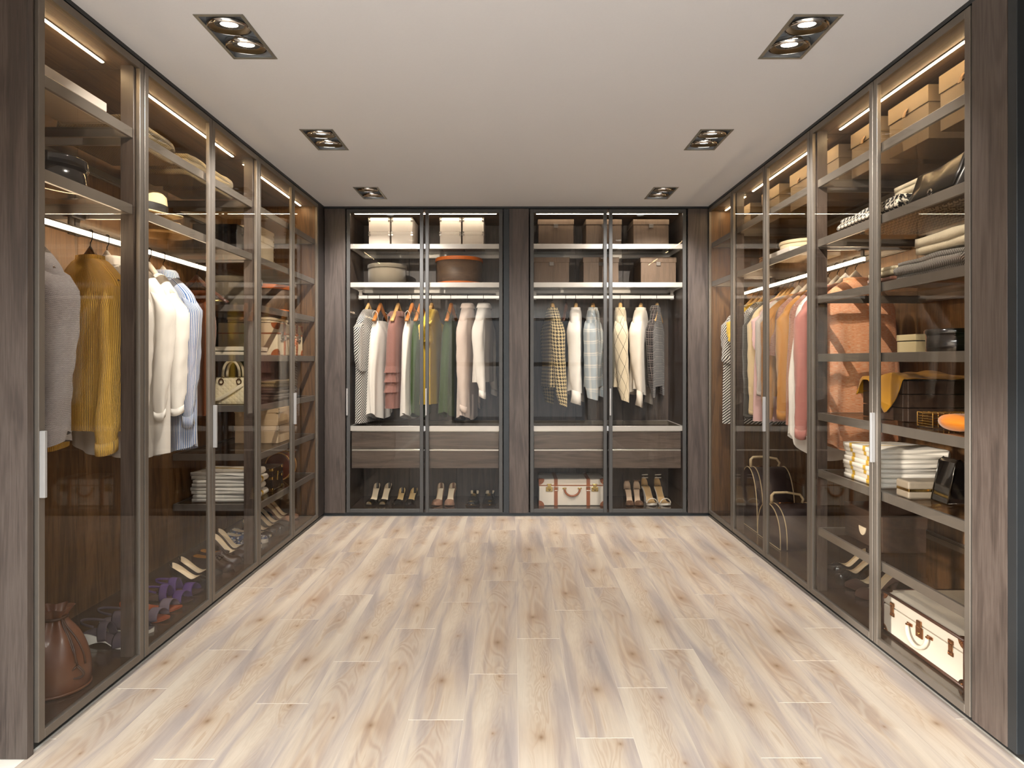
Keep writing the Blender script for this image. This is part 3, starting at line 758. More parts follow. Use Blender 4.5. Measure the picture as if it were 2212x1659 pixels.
def pair(kind, labs, p, rz, gap, side, group=None, **kw):
    """two shoes side by side; side is the world direction from the first to the second"""
    a = shoe(labs[0], p, rz, kind, mirror=1, group=group, **kw)
    shoe(labs[1], (p[0]+side[0]*gap, p[1]+side[1]*gap, p[2]), rz+kw.get('dummy', 0)+radians(3), kind, mirror=-1, group=group, **kw)

# ---------------------------------------------------------------- boxes, cases, bags, folded cloth, hats
def lidded_box(label, p, rz, w_, d, h, mat, lid=.25, tab=None, tabmat=None, name='storage_box', group=None, over=.004, gap=0.0, corners=None):
    """front is local -y; origin at the middle of the base"""
    t = thing(name, label, 'box', p, rz, group); zl = h*(1-lid)
    obj('box_body', MB().box(-w_/2, w_/2, -d/2, d/2, 0, zl+.002-gap), mat, t, bevel=.002)
    obj('lid', MB().box(-w_/2-over, w_/2+over, -d/2-over, d/2+over, zl, h), mat, t, bevel=.002)
    if gap: obj('seam', MB().box(-w_/2+.004, w_/2-.004, -d/2+.004, d/2-.004, zl-gap, zl), PLASTIC_BLK, t)
    if tab == 'leather':
        obj('pull_tab', MB().tube([(0, -d/2-over-.002, zl+.022), (0, -d/2-over-.012, zl+.006), (0, -d/2-over-.016, zl-.016)], .012, 6, ry=.003, up=(1, 0, 0)), tabmat, t)
    elif tab == 'plate': obj('label_plate', MB().box(-.018, .018, -d/2-over-.005, -d/2-over+.001, zl-.027, zl+.004), tabmat, t, bevel=.0015)
    elif tab == 'moon': obj('moon_handle', MB().prism([(.030*cos(pi+pi*k/14), zl-.030+.040*sin(pi+pi*k/14)) for k in range(15)], -d/2-.004, -d/2+.001), tabmat, t)
    if corners:
        for s in (-1, 1): obj('corner_clip', MB().box(s*(w_/2-.014), s*(w_/2+.003), -d/2-over-.003, -d/2+.012, zl-.006, zl+.010), corners, t, bevel=.001)
        for s in (-1, 1): obj('corner_clip', MB().box(s*(w_/2-.012), s*(w_/2+.003), -d/2-over-.002, -d/2+.012, h-.011, h+.0003), corners, t, bevel=.001)
    return t
def round_box(label, p, r, h, mat, lidmat, lid=.22, sx=1, sy=1, name='hat_box', base=None, rz=0, rim=.006):
    t = thing(name, label, 'box', p, rz); zl = h*(1-lid)
    obj('box_body', MB().lathe([(r-.004, 0), (r, .004), (r, zl), (r-.01, zl+.004)], 56, sx=sx, sy=sy), mat, t, True)
    obj('lid', MB().lathe([(r-.006, zl), (r+rim, zl), (r+rim, h-.006), (r+rim-.005, h), (r*.7, h+.002)], 56, sx=sx, sy=sy), lidmat, t, True, bevel=.001)
    if base: obj('base_rim', MB().lathe([(r+.002, 0), (r+.004, .002), (r+.004, .018), (r-.002, .020)], 56, sx=sx, sy=sy), base, t, True)
    return t
def folded(label, p, rz, w_, d, t_, n, mat, name='folded_blanket', cat='blanket', stripe=None, group=None, sag=.004, seed=0, ends='both'):
    """serpentine fold: n layers of thickness t_, folds at local +-x; origin at the middle of the base"""
    root = thing(name, label, cat, p, rz, group)
    def profile(k):
        cl = []; R = t_*.5; a = w_/2-R
        for i in range(n):
            z = t_*(.5+i); s = 1 if i % 2 == 0 else -1
            for j in range(9): x = lerp(-a*s, a*s, j/8)*(1-.03*((i+k) % 2)); cl.append((x, z))
            if i < n-1:
                for j in range(1, 6): q = -pi/2+pi*j/6; cl.append((s*(a+R*cos(q)*1.0)*(1-.02*((i+k) % 2)), z+R+R*sin(q)))
        return cl
    rings = []; M = 13; cl = profile(seed)
    P = [Vector((x, 0, z)) for x, z in cl]; left = []; right = []
    for i, q in enumerate(P):
        tg = (P[min(i+1, len(P)-1)]-P[max(i-1, 0)]).normalized(); nn = Vector((-tg.z, 0, tg.x)); left.append(q+nn*t_*.485); right.append(q-nn*t_*.485)
    loop = left+right[::-1]
    zmax = n*t_
    for j in range(M):
        y = lerp(-d/2, d/2, j/(M-1)); e = 1 if 0 < j < M-1 else .97; r = []
        for q in loop:
            z0 = q.z/zmax
            nz = noise.noise(Vector((q.x*9+seed*3.1, y*9, z0*1.5)))
            x = q.x*(1+.02*noise.noise(Vector((seed, y*7, z0*4)))); z = q.z+z0*(sag*nz*2.2+sag*1.5*cos(q.x/w_*3)*cos(y/d*3))
            r.append((x, y*e+.004*noise.noise(Vector((q.x*12, seed, z0*6))), max(.0004, z)))
        rings.append(r)
    obj('folds', MB().loft(rings, True, True, True), mat, root, True)
    if stripe:
        for (ys, wd) in stripe[1]:
            rr = []
            for j in (0, 1):
                y = ys+(-wd/2 if j == 0 else wd/2); c_ = Vector((0, 0, zmax/2))
                r = []
                for q in loop:
                    z0 = q.z/zmax; nz = noise.noise(Vector((q.x*9+seed*3.1, y*9, z0*1.5)))
                    x = q.x*(1+.02*noise.noise(Vector((seed, y*7, z0*4)))); z = q.z+z0*(sag*nz*2.2+sag*1.5*cos(q.x/w_*3)*cos(y/d*3))
                    r.append((x, y, max(.0006, z)))
                rr.append(r)
            # push out a little along the outline normal
            out = []
            for r in rr:
                Q = [Vector((x, 0, z)) for x, y, z in r]; o = []
                for i in range(len(Q)):
                    tg = (Q[(i+1) % len(Q)]-Q[i-1]).normalized(); nn = Vector((-tg.z, 0, tg.x)); o.append((Q[i].x+nn.x*.0012, r[i][1], max(.0003, Q[i].z+nn.z*.0012)))
                out.append(o)
            obj('woven_stripe', MB().loft(out, True), stripe[0], root, True)
    return root
def quarter(cx, cz, r, sx, sz, n=7): return [(cx, cz)]+[(cx+sx*r*cos(pi/2*k/n), cz+sz*r*sin(pi/2*k/n)) for k in range(n+1)]
def suitcase(label, p, rz, w_, d, h, main, trim, metal, split=.72, kind='strap', handlemat=None, group=None):
    """front is local -y; origin at the middle of the base"""
    t = thing('suitcase', label, 'suitcase', p, rz, group); zl = h*split
    obj('case_body', MB().box(-w_/2, w_/2, -d/2, d/2, .002, zl-.002), main, t, bevel=.006, seg=3)
    obj('case_lid', MB().box(-w_/2, w_/2, -d/2, d/2, zl+.002, h), main, t, bevel=.006, seg=3)
    e = .0022
    if kind == 'strap': obj('seam_trim', MB().box(-w_/2-e, w_/2+e, -d/2-e, d/2+e, zl-.003, zl+.003), trim, t)
    hm = handlemat or trim
    if kind == 'strap':
        for s in (-1, 1):
            m = MB(); x = s*w_*.245; a = .015
            m.box(x-a, x+a, -d/2-.0045, -d/2+.001, 0.001, h+.003).box(x-a, x+a, -d/2-.0045, d/2+.0045, h-.001, h+.0045).box(x-a, x+a, d/2-.001, d/2+.0045, .001, h+.003)
            st = obj('strap', m, trim, t, bevel=.001)
            m = MB(); bz = zl-.026; bars_ = [(x-a-.005, x-a-.001), (x+a+.001, x+a+.005)]
            for b0, b1 in bars_: m.box(b0, b1, -d/2-.010, -d/2-.004, bz-.018, bz+.018)
            m.box(x-a-.005, x+a+.005, -d/2-.010, -d/2-.004, bz+.014, bz+.018).box(x-a-.005, x+a+.005, -d/2-.010, -d/2-.004, bz-.018, bz-.014)
            obj('buckle', m, plain('pale_buckle', 'd8cfc0', .25, .9), st, bevel=.001)
            obj('strap_tip', MB().prism([(x-a*.8, bz-.022), (x+a*.8, bz-.022), (x+a*.8, bz-.085), (x, bz-.100), (x-a*.8, bz-.085)], -d/2-.007, -d/2-.004), trim, st)
            m = MB(); lx = s*w_*.345
            m.box(lx-.028, lx+.028, -d/2-.007, -d/2, zl-.050, zl-.012); lk = obj('lock', m, metal, t, bevel=.002)
            obj('lock_knob', MB().cyl((lx, -d/2-.005, zl-.032), (lx, -d/2-.013, zl-.032), .009, 16), metal, lk, True)
            obj('lock_hasp', MB().box(lx-.014, lx+.014, -d/2-.009, -d/2, zl-.014, zl+.012).box(lx-.020, lx+.020, -d/2-.005, -d/2, zl+.006, zl+.014), metal, lk, bevel=.001)
        hz, hx = zl-.032, w_*.115
    else:
        for s in (-1, 1):
            lx = s*w_*.36; m = MB()
            m.box(lx-.015, lx+.015, -d/2-.006, -d/2, zl+.008, zl+.026).box(lx-.010, lx+.010, -d/2-.008, -d/2, zl-.02, zl+.012).box(lx-.015, lx+.015, -d/2-.006, -d/2, zl-.036, zl-.018)
            lk = obj('latch', m, metal, t, bevel=.003)
            for z in (zl+.017, zl-.027):
                for q in (-.008, .008): obj('rivet', MB().lathe([(.003, 0), (.002, .003)], 10).xf(Matrix.Translation((lx+q, -d/2-.006, z)) @ Matrix.Rotation(pi/2, 4, 'X')), metal, lk, True)
        lk = obj('lock', MB().box(-.022, .022, -d/2-.007, -d/2, zl-.048, zl-.004).box(-.014, .014, -d/2-.010, -d/2, zl-.006, zl+.022), metal, t, bevel=.003)
        obj('keyhole', MB().cyl((0, -d/2-.006, zl-.030), (0, -d/2-.009, zl-.030), .006, 14), GOLD, lk, True)
        hz, hx = zl-.028, w_*.125
        m = MB()
        for z in (h-.003, .0078):
            for y in (-d/2, d/2): m.tube([(-w_/2, y, z), (w_/2, y, z)], .0065, 8)
            for x in (-w_/2, w_/2): m.tube([(x, -d/2, z), (x, d/2, z)], .0065, 8)
        for x in (-w_/2, w_/2):
            for y in (-d/2, d/2): m.tube([(x, y, .004), (x, y, h)], .0065, 8)
        obj('edge_trim', m, trim, t, True)
    hp = [(hx*cos(pi+pi*k/18), -d/2-.014-.006*sin(pi*k/18), hz+.006+hx*.92*sin(pi+pi*k/18)) for k in range(19)]
    hp = [(hx, -d/2-.009, hz+.010)][:0]+hp
    hd_ = obj('handle', MB().tube(hp, [.0065]+[.0085]*17+[.0065], 10), hm, t, True)
    for s in (-1, 1): obj('handle_mount', MB().box(s*hx-.017, s*hx+.017, -d/2-.005, -d/2, hz+.002, hz+.014).box(s*hx-.006, s*hx+.006, -d/2-.018, -d/2, hz+.003, hz+.013), metal, hd_, bevel=.001)
    r = min(.055, h*.2)
    for sx in (-1, 1):
        for sz, zc in ((1, 0.0), (-1, h)):
            m = MB(); th = .003
            m.prism(quarter(sx*w_/2, zc, r, -sx, sz), -d/2-th, -d/2+.001)
            q = MB().prism(quarter(-d/2, zc, r, 1, sz), -th if sx < 0 else -.001, .001 if sx < 0 else th); q.v = [(sx*w_/2+y, x, z) for x, y, z in q.v]; m.add(q.v, q.f)
            q = MB().prism(quarter(sx*w_/2, -d/2, r, -sx, 1), -.0005, .0025); q.v = [(x, z, (zc+y) if zc > 0 else .0005+max(0, y)*.3) for x, y, z in q.v]; m.add(q.v, q.f)
            cp = obj('corner_cap', m, trim if kind == 'strap' else metal, t, bevel=.001, seg=1)
            obj('rivet', MB().lathe([(.0045, 0), (.003, .0035)], 12).xf(Matrix.Translation((sx*(w_/2-r*.42), -d/2-.003, zc+sz*r*.42)) @ Matrix.Rotation(pi/2, 4, 'X')), metal, cp, True)
    return t, zl
def hat(label, p, mat, band, r=.165, cr=.092, ch=.10, tilt=0.0, rz=0, flat=False):
    t = thing('straw_hat', label, 'hat', p, rz); t.rotation_euler = (0, tilt, rz)
    def wob(rad, z, q): return z+.012*((rad-cr)/max(.001, r-cr))*sin(2*q+.6) if rad > cr else z
    prof = [(r, .004), (r*.86, .000), (cr*1.12, .000), (cr, .010), (cr*.98, ch*.5), (cr*.90, ch*.86), (cr*.72, ch), (cr*.3, ch*(1 if flat else .94))]
    if flat: prof = [(r, .001), (cr*1.05, .001), (cr, .004), (cr*1.0, ch*.9), (cr*.96, ch), (cr*.3, ch)]
    n = 48
    obj('hat_body', MB().loft([[(rr*cos(2*pi*i/n), rr*sin(2*pi*i/n), (0 if flat else .012)+(z if flat else wob(rr, z, 2*pi*i/n))) for i in range(n)] for rr, z in prof], True, False, True), mat, t, True, solid=.003)
    z0 = .010+(0 if flat else .012)
    obj('ribbon', MB().lathe([(cr*1.03, z0), (cr*1.035, z0+ch*.2), (cr*1.02, z0+ch*.36)], 48, cap0=False, cap1=False), band, t, True)
    return t
# ---------------------------------------------------------------- fabrics
F_GREY = cloth('grey_marl_knit', '8c8586', 'heather', 'aea8a7', knit='knit')
F_MUST = cloth('mustard_rib_knit', 'f2bf58', 'plain', knit='rib', var=.06)
F_SHEER = cloth('sheer_ivory_cotton', 'f7f3ec', sheer=.14)
F_WHITE = cloth('white_cotton', 'f2efe9', var=.05)
F_IVORY = cloth('ivory_cotton', 'e9e2d6', var=.06)
F_BLUES = cloth('blue_white_stripe', '4f78b4', 'stripe', 'f0f1f2', .0105)
F_BROWN = cloth('rust_brown_wool', '7a4119', var=.2)
F_BWST = cloth('black_white_diagonal', '161616', 'stripe', 'efede8', .018, angle=.95)
F_BWCH = cloth('black_white_chevron', '161616', 'chevron', 'efede8', .014)
F_ROSE = cloth('dusty_rose_wool', '9a7068', var=.08)
F_GREEN = cloth('dark_green_linen', '3f5330', var=.16)
F_YEL = cloth('lemon_crepe', 'e3c04a', var=.05)
F_BLUSH = cloth('pale_blush_cotton', 'dccbc0', var=.06)
F_HOUND = cloth('houndstooth_wool', '1b1913', 'hound', 'd9c596', .030)
F_HOUNDB = cloth('black_white_houndstooth', '131313', 'hound', 'e8e0cf', .034)
F_LBLUE = cloth('pale_blue_check', 'aebbc4', 'check', 'e6e5df', .085)
F_ARGY = cloth('cream_argyle', 'e5d8bd', 'argyle', '4d4a44', .085)
F_BPLAID = cloth('black_plaid', '0d0c11', 'plaid', '8f8480', .062)
F_ORANGE = cloth('orange_marl_jersey', 'ea8a50', 'heather_h', 'fbd3b2')
F_PINK = cloth('salmon_pink_wool', 'c4857c', var=.08)
F_LPINK = cloth('light_pink_silk', 'e2bdbb', var=.05)
F_TAN = cloth('camel_wool', 'c08a4d', var=.08)
F_BEIGE = cloth('cream_wool', 'd6c19a', var=.08)
F_ROSEM = cloth('rose_brown_marl', '8f5f50', 'heather_h', 'c29a8a')
F_GREYW = cloth('pale_grey_marl', 'b6ada6', 'tweed', 'd8d2cc')
F_TWEED = cloth('black_tweed', '121212', 'tweed', '77736c')
F_CORAL = cloth('coral_brown_rib', 'b06a45', knit='rib', var=.1)
F_TOWEL = cloth('white_towelling', 'ece7dd', knit='knit', var=.04)
F_YST = cloth('yellow_towel_stripe', 'c9a227', var=.08)
F_THROW = cloth('olive_beige_knit', 'a08c62', 'chevron', '7a6846', .012, knit='knit')
F_THROWD = cloth('dark_taupe_knit', '5d4f40', knit='knit', var=.12)
F_ZIG = cloth('grey_zigzag_weave', '4a443f', 'chevron', 'aaa399', .011, knit='knit')
F_CREAMK = cloth('cream_fleece', 'e0d2b4', knit='knit', var=.08)
F_FELT = cloth('grey_felt', '4d473e', 'tweed', '857b69')
F_MOSAIC = cloth('blue_white_mosaic', '2f5f9a', 'mosaic')
F_CLOTHM = cloth('mustard_cloth', 'b98518', var=.12)
F_ORG = cloth('orange_soft_leather', 'e0851f', rough=.6, var=.05)
F_STRAW = cloth('natural_straw', 'd3b27a', 'tweed', 'b8945a', knit='knit')
BLACKRIB = plain('black_hat_ribbon', '1c1917', .6)
WSUEDE = plain('white_painted_leather', 'e6e1d6', .5, 0, .03)
FALSELEA = plain('white_grained_leather', 'e9e2d0', .5, 0, .02, 400, bump=.1)
CARAMEL = plain('caramel_leather', '9c5527', .4, 0, .08, 60, bump=.1)
BROWNLEA = plain('dark_brown_leather', '2e1b12', .32, 0, .1, 60, coat=.2)
TANSUEDE = plain('rose_tan_suede', 'a07a63', .9, 0, .12, 300, bump=.2)
BROWNSU = plain('brown_suede', '4d342a', .9, 0, .12, 300, bump=.2)
CANVAS = plain('cream_canvas', 'd8c6a4', .8, 0, .06, 500, bump=.2)
WBOX = plain('off_white_board', 'efe7dd', .6, 0, .02, 200)
BRBOX = wood('brown_veneer_box', '4f3f31', '5f4d3d', '6b5847', 'Z', .6, scale=2.2)
DKBOX = wood('dark_oak_box', '2a1d15', '3a2a20', '463427', 'X', .5, scale=1.6)
GREYPL = plain('grey_metal_plate', '77736f', .35, .7)
CASEWHITE = plain('white_suitcase_cloth', 'e8e1d5', .7, 0, .03, 500, bump=.1)
ORANGELEA = plain('orange_leather', 'd9701f', .5, 0, .06, 60)
STRIPEDWOOD = wood('fine_grained_veneer', '4a382a', '5c4734', '705943', 'X', .5, scale=1.2)

RZ = 1.837
def HL(y): return (-WL-.295, y, RZ)
def HR(y): return (WR+.295, y, RZ)
SH = Z7; FZ = .0532
e_ = .0004

# ================================================================ left wall, near unit
lidded_box('flat white lidded box on the top shelf of the near left wardrobe', (-1.735, 2.44, SH[0]+e_), pi/2, .36, .17, .085, WBOX, .42, gap=.008)
round_box('round black lacquered hat box on the second shelf of the near left wardrobe', (-1.765, 2.46, SH[1]+e_), .125, .125, PATENT, PATENT, .3)
hanger('brown metal tube hanger holding the grey knitted jacket', HL(2.43), radians(-20), plain('bronze_tube', '6a5848', .3, .8), wd=.18, flat=.007)
garment('jacket', 'grey marl knitted jacket hanging nearest the camera on the left', 'jacket', HL(2.43), radians(-20), F_GREY, T=(.2, .13), L=.88, sh=.205, hw=.215, sleeve='long', sl=.62, ripple=.55, ph=.7, hem=.06, slw=1.35, spread=.075, top=-.125)
hanger('brown metal tube hanger holding the mustard cardigan', HL(2.815), radians(-20), plain('bronze_tube', '6a5848', .3, .8), wd=.18, flat=.007)
garment('cardigan', 'mustard yellow ribbed cardigan hanging behind the grey jacket', 'cardigan', HL(2.815), radians(-20), F_MUST, T=(.15, .06), lim=.212, L=.86, sh=.205, hw=.205, sleeve='long', sl=.66, ripple=.35, ph=2.2, slw=1.30, cuff=(F_MUST, .045), collar='band', spread=.065, top=-.125)
# drawstring bag
t = thing('bucket_bag', 'brown leather drawstring bucket bag on the base of the near left wardrobe', 'bag', (-1.715, 2.42, FZ), .3)
LEA = plain('tan_bucket_leather', '643d27', .45, 0, .14, 9, bump=.15, coat=.1)
tab = [(0, .112, .0), (.04, .118, .0), (.18, .120, .02), (.42, .108, .10), (.66, .078, .30), (.80, .046, .62), (.88, .036, .70), (.95, .046, .62), (1, .058, .55)]
rr = []
for j in range(31):
    v = j/30; r, rp = interp(tab, v); rr.append([(r*cos(q)*(1+rp*.30*sin(6*q+.5)), r*.92*sin(q)*(1+rp*.30*sin(6*q+.5)), .30*v+.006*rp*sin(3*q)) for q in [2*pi*i/72 for i in range(72)]])
obj('bag_body', MB().loft(rr, True, True, False), LEA, t, True)
STR = plain('dark_drawstring', '3d2517', .5)
obj('base_seam', MB().lathe([(.113, 0), (.121, .004), (.121, .010), (.117, .012)], 48, sy=.93), LEA, t, True)
obj('drawstring', MB().lathe([(.040, .258), (.046, .261), (.046, .267), (.040, .270)], 40, cap0=False, cap1=False), STR, t, True)
for k, (q, ln, off) in enumerate(((-2.2, .24, 0), (-2.05, .22, .01), (-.75, .16, .01), (-.62, .15, -.01), (-.5, .17, .02))):
    pts = []
    for i in range(12):
        v = i/11; z = max(.004, .262-ln*v); r = interp(tab, z/.30)[0]+.006+.004*sin(v*6+k); pts.append((r*cos(q+off*8*v), r*.92*sin(q+off*8*v), z))
    obj('string_end', MB().tube(pts, .0035, 6), STR, t, True)
for s in (0, 1):
    pts = [(.05*cos(-.6+s*.25+.02*i)+.045*sin(pi*i/12)*.9, -.035-.06*sin(pi*i/12)*.5-.02*s, .105-.06*sin(pi*i/12)+.02*s) for i in range(13)]
    pts = [(.095+.028*sin(pi*i/12*2)*.8, -.075+.01*s, .10-.045*sin(pi*i/12)) for i in range(13)]
    obj('bow_loop', MB().tube(pts, .0035, 6), STR, t, True)

# ================================================================ left wall, middle unit: hats, throws, clothes, shoes
def throw(label, p, rz, w_, d, th, n, mat, seed, group=None): return folded(label, p, rz, w_, d, th, n, mat, 'folded_blanket', 'blanket', None, group, .006, seed)
throw('folded herringbone blanket on the top shelf just past the near left post', (-1.82, 3.00, SH[0]+e_), pi/2, .40, .30, .028, 4, F_THROW, 1)
throw('folded knitted blanket on the top shelf, second along the left wall', (-1.82, 3.44, SH[0]+e_), pi/2, .26, .30, .028, 4, F_THROW, 2)
throw('folded knitted blanket on the top shelf, third along the left wall', (-1.82, 3.74, SH[0]+e_), pi/2, .24, .30, .028, 4, F_THROW, 3)
hat('flat straw boater lying underneath the other straw hat', (-1.80, 3.32, SH[1]+.002), F_STRAW, BLACKRIB, .150, .090, .060, flat=True)
hat('pale straw hat with a black band, resting on the flat straw boater', (-1.80, 3.17, SH[1]+.066), plain('pale_straw', 'dfc79a', .8, 0, .05, 200, bump=.2), BLACKRIB, .165, .092, .105, tilt=radians(5), rz=.3)
def G_L(y, lab_h, mat_h, rz=radians(-20), **kw): return hanger(lab_h, HL(y), rz, mat_h, **kw)
G_L(2.93, 'ivory hanger holding the sheer ivory shirt', WHITEPAD)
garment('shirt', 'sheer ivory shirt hanging between the mustard cardigan and the white blouse', 'shirt', HL(2.945), radians(-20), F_SHEER, T=(.06, .06), L=0.99, sh=.20, hw=.215, hd=.052, sleeve='long', sl=.60, collar='shirt', ripple=.5, ph=3.1, hem=.06, cuff=(F_SHEER, .05))
G_L(3.14, 'ivory hanger holding the long sheer tunic', WHITEPAD)
garment('tunic', 'long sheer white tunic with turned back hem next to the striped shirt', 'shirt', HL(3.14), radians(-20), F_SHEER, T=(.06, .06), L=1.03, sh=.19, hw=.21, hd=.052, sleeve='long', sl=.56, collar='band', ripple=.45, ph=.3, hem=.03, cuff=(F_WHITE, .03))
hanger('curved white hanger with black hook above the white blouse', HL(3.27), radians(-20), WHITEPAD, flat=.013)
garment('blouse', 'white cotton blouse with turned up cuff hanging before the striped shirt', 'blouse', HL(3.27), radians(-20), F_WHITE, T=(.06, .06), L=.80, sh=.185, hw=.20, hd=.052, sleeve='long', sl=.55, ripple=.4, ph=1.6, cuff=(F_WHITE, .03), low=.03)
G_L(3.40, 'ivory hanger holding the blue striped shirt', WHITEPAD)
garment('shirt', 'blue and white striped shirt with rolled cuffs on the left wall', 'shirt', HL(3.40), radians(-20), F_BLUES, T=(.06, .06), L=1.04, sh=.215, hw=.225, hd=.052, sleeve='long', sl=.60, ripple=.5, ph=2.6, cuff=(F_BLUES, .05, 1.05), hem=.05, collar='shirt', spread=.06)
hanger('dark brown wooden suit hanger at the end of the left rail', HL(3.76), radians(-8), DARKWOOD, wd=.20, flat=.016, bar=BRASSM)
garment('scarf', 'rust brown wool scarf folded over the bar of the dark wooden hanger', 'scarf', HL(3.76), radians(-8), F_BROWN, L=.88, sh=.105, hw=.10, hd=.035, sleeve='none', ripple=.25, ph=.2, neckw=.095, top=-.160)
# shoes, heel to the wall, toes to the room
def LS(kind, labs, y, xh, rz=-.10, gap=.114, group=None, **kw):
    shoe(labs[0], (-xh, y, FZ), rz, kind, mirror=1, group=group, **kw)
    shoe(labs[1], (-xh-.01, y+gap, FZ), rz+.06, kind, mirror=-1, group=group, **kw)
PURPG = plain('mauve_grey_suede', '4b4048', .85, 0, .1, 200); PURP = plain('deep_purple_suede', '4a2f6e', .8, 0, .1, 200); RUST = plain('rust_suede', '9a4a22', .85, 0, .1, 200)
LS('wedge', ('nearer mauve sandal on a white wedge sole, beside the bucket bag', 'farther mauve sandal on a white wedge sole, partly behind the post'), 2.80, 1.855, gap=.13, mat=PURPG, lining=PURPG, Hh=.045, solemat=WSUEDE, extra2='two', name='wedge_sandal', cat='sandal')
LS('sandal', ('nearer rust flat sandal with a mauve toe strap', 'farther rust flat sandal with a mauve toe strap'), 3.07, 1.86, gap=.12, mat=plain('mauve_strap', '6b5f6c', .85, 0, .08, 200), lining=RUST, solemat=RUST, Hh=.008, extra2='back', name='flat_sandal', cat='sandal')
LS('sandal', ('nearer purple flat sandal with two broad straps', 'farther purple flat sandal with two broad straps'), 3.30, 1.865, gap=.12, mat=PURP, lining=plain('plum_footbed', '3c211d', .7), solemat=plain('plum_footbed', '3c211d', .7), Hh=.008, extra2='two', name='flat_sandal', cat='sandal')
LS('pump', ('nearer black low court shoe with cream lining, behind the purple sandals', 'farther black low court shoe with cream lining, behind the purple sandals'), 3.56, 1.885, gap=.114, mat=PATENT, Hh=.055, L=.25)
LS('loafer', ('nearer brown leather tassel loafer on the left wardrobe base', 'farther brown leather tassel loafer on the left wardrobe base'), 3.795, 1.885, gap=.112, mat=BROWNLEA, lining=plain('ochre_lining', 'b07a35', .6), Hh=.012, L=.265, name='loafer', heelmat=BROWNLEA)

# ================================================================ left wall, far unit
LS('pump', ('nearer dark brown high heeled court shoe by the left post', 'farther dark brown high heeled court shoe by the left post'), 4.03, 1.885, gap=.114, mat=plain('dark_plum_leather', '33201c', .4), Hh=.095)
LS('sneaker', ('nearer blue and white mosaic slip on trainer with white sole', 'farther blue and white mosaic slip on trainer with white sole'), 4.25, 1.895, gap=.118, mat=F_MOSAIC, Hh=.018, L=.255, extra=WSUEDE, name='slip_on_trainer')
LS('peep', ('nearer black peep toe shoe with gold rim on the left wardrobe base', 'farther black peep toe shoe with gold rim on the left wardrobe base'), 4.475, 1.875, gap=.112, mat=PATENT, Hh=.07)
LS('pump', ('nearer black heeled court shoe beside the tan suede shoes', 'farther black heeled court shoe beside the tan suede shoes'), 4.68, 1.88, gap=.112, mat=PATENT, Hh=.085)
LS('pump', ('nearer rose tan suede court shoe with silver heel, last along the left wall', 'farther rose tan suede court shoe with silver heel, last along the left wall'), 4.90, 1.885, gap=.112, mat=TANSUEDE, Hh=.095, heelmat=CHROME)
TRUNKCREAM = plain('cream_trunk_board', 'd9c8a8', .55, 0, .03, 300)
lidded_box('large black board box on the second shelf of the far left wardrobe', (-1.86, 4.15, SH[1]+e_), pi/2, .22, .27, .21, PATENT, .25)
t = thing('studded_trunk', 'cream trunk edged with studs behind the black box on the second shelf', 'trunk', (-1.86, 4.43, SH[1]+e_), pi/2)
obj('trunk_body', MB().box(-.14, .14, -.17, .17, 0, .21), TRUNKCREAM, t, bevel=.003); obj('lid', MB().box(-.143, .143, -.173, .173, .155, .255), TRUNKCREAM, t, bevel=.003)
m = MB()
for i in range(7):
    for x in (-.125, .125): m.lathe([(.005, 0), (.003, .004)], 8).xf(Matrix.Identity(4)) if False else m.cyl((x, -.174, .015+.035*i), (x, -.178, .015+.035*i), .005, 8)
s_ = obj('studs', m, BRASSM, t); s_['kind'] = 'stuff'
round_box('round grey felt hat box on the third shelf of the far left wardrobe', (-1.80, 4.18, SH[2]+e_), .165, .185, F_FELT, F_FELT, .2)
round_box('round veneer hat box with orange lid on the third shelf of the far left wardrobe', (-1.80, 4.70, SH[2]+e_), .180, .195, STRIPEDWOOD, ORANGELEA, .16, base=ORANGELEA)
suitcase('cream trunk suitcase with caramel straps on the left wall shelves', (-1.83, 4.73, SH[3]+e_), pi/2, .53, .41, .225, TRUNKCREAM, CARAMEL, plain('silvered_lock', 'a29a8c', .3, .9), .68)
lidded_box('flat cream lidded box lying on top of the cream trunk suitcase', (-1.84, 4.68, SH[3]+.232), pi/2, .34, .30, .035, plain('ivory_board', 'e2d7bf', .6), .5, gap=.006)
lidded_box('flat ivory lidded box in front of the cream trunk suitcase', (-1.82, 4.22, SH[3]+e_), pi/2, .32, .31, .052, plain('ivory_board', 'e2d7bf', .6), .5, gap=.008)
# quilted handbag
def quilt_mat():
    g = G('quilted_ivory_leather'); v = g.coord(); sp = g.new('ShaderNodeSeparateXYZ'); g.nt.links.new(v, sp.inputs[0])
    x, y, z = (S(g.nt, sp.outputs[i]) for i in range(3)); pd = .034
    a = ((x+y+z)/pd).fract()-.5; b = ((x+y-z)/pd).fract()-.5
    h = (a.abs()*-2+1).pw(.35).mn((b.abs()*-2+1).pw(.35))
    g.set(Base_Color=c('e9dcb8'), Roughness=.45); 
    hh = a.abs().mx(b.abs())*-1; g.bump(hh, .6, .008); return g.mat
QL = quilt_mat(); IVL = plain('ivory_leather', 'efe4c6', .45, 0, .02)
t = thing('handbag', 'ivory quilted handbag with two arched handles on the left wall shelves', 'handbag', (-1.785, 4.13, SH[4]+e_), 0)
rr = []
for j in range(9):
    v = j/8; a = lerp(.112, .098, v); b = lerp(.056, .038, v); z = .168*v
    if j == 0: a -= .006; b -= .006
    rr.append(ring_pts(a, b, z, n=48, flat=.28))
obj('bag_body', MB().loft(rr, True, True, True), QL, t, True, bevel=.003)
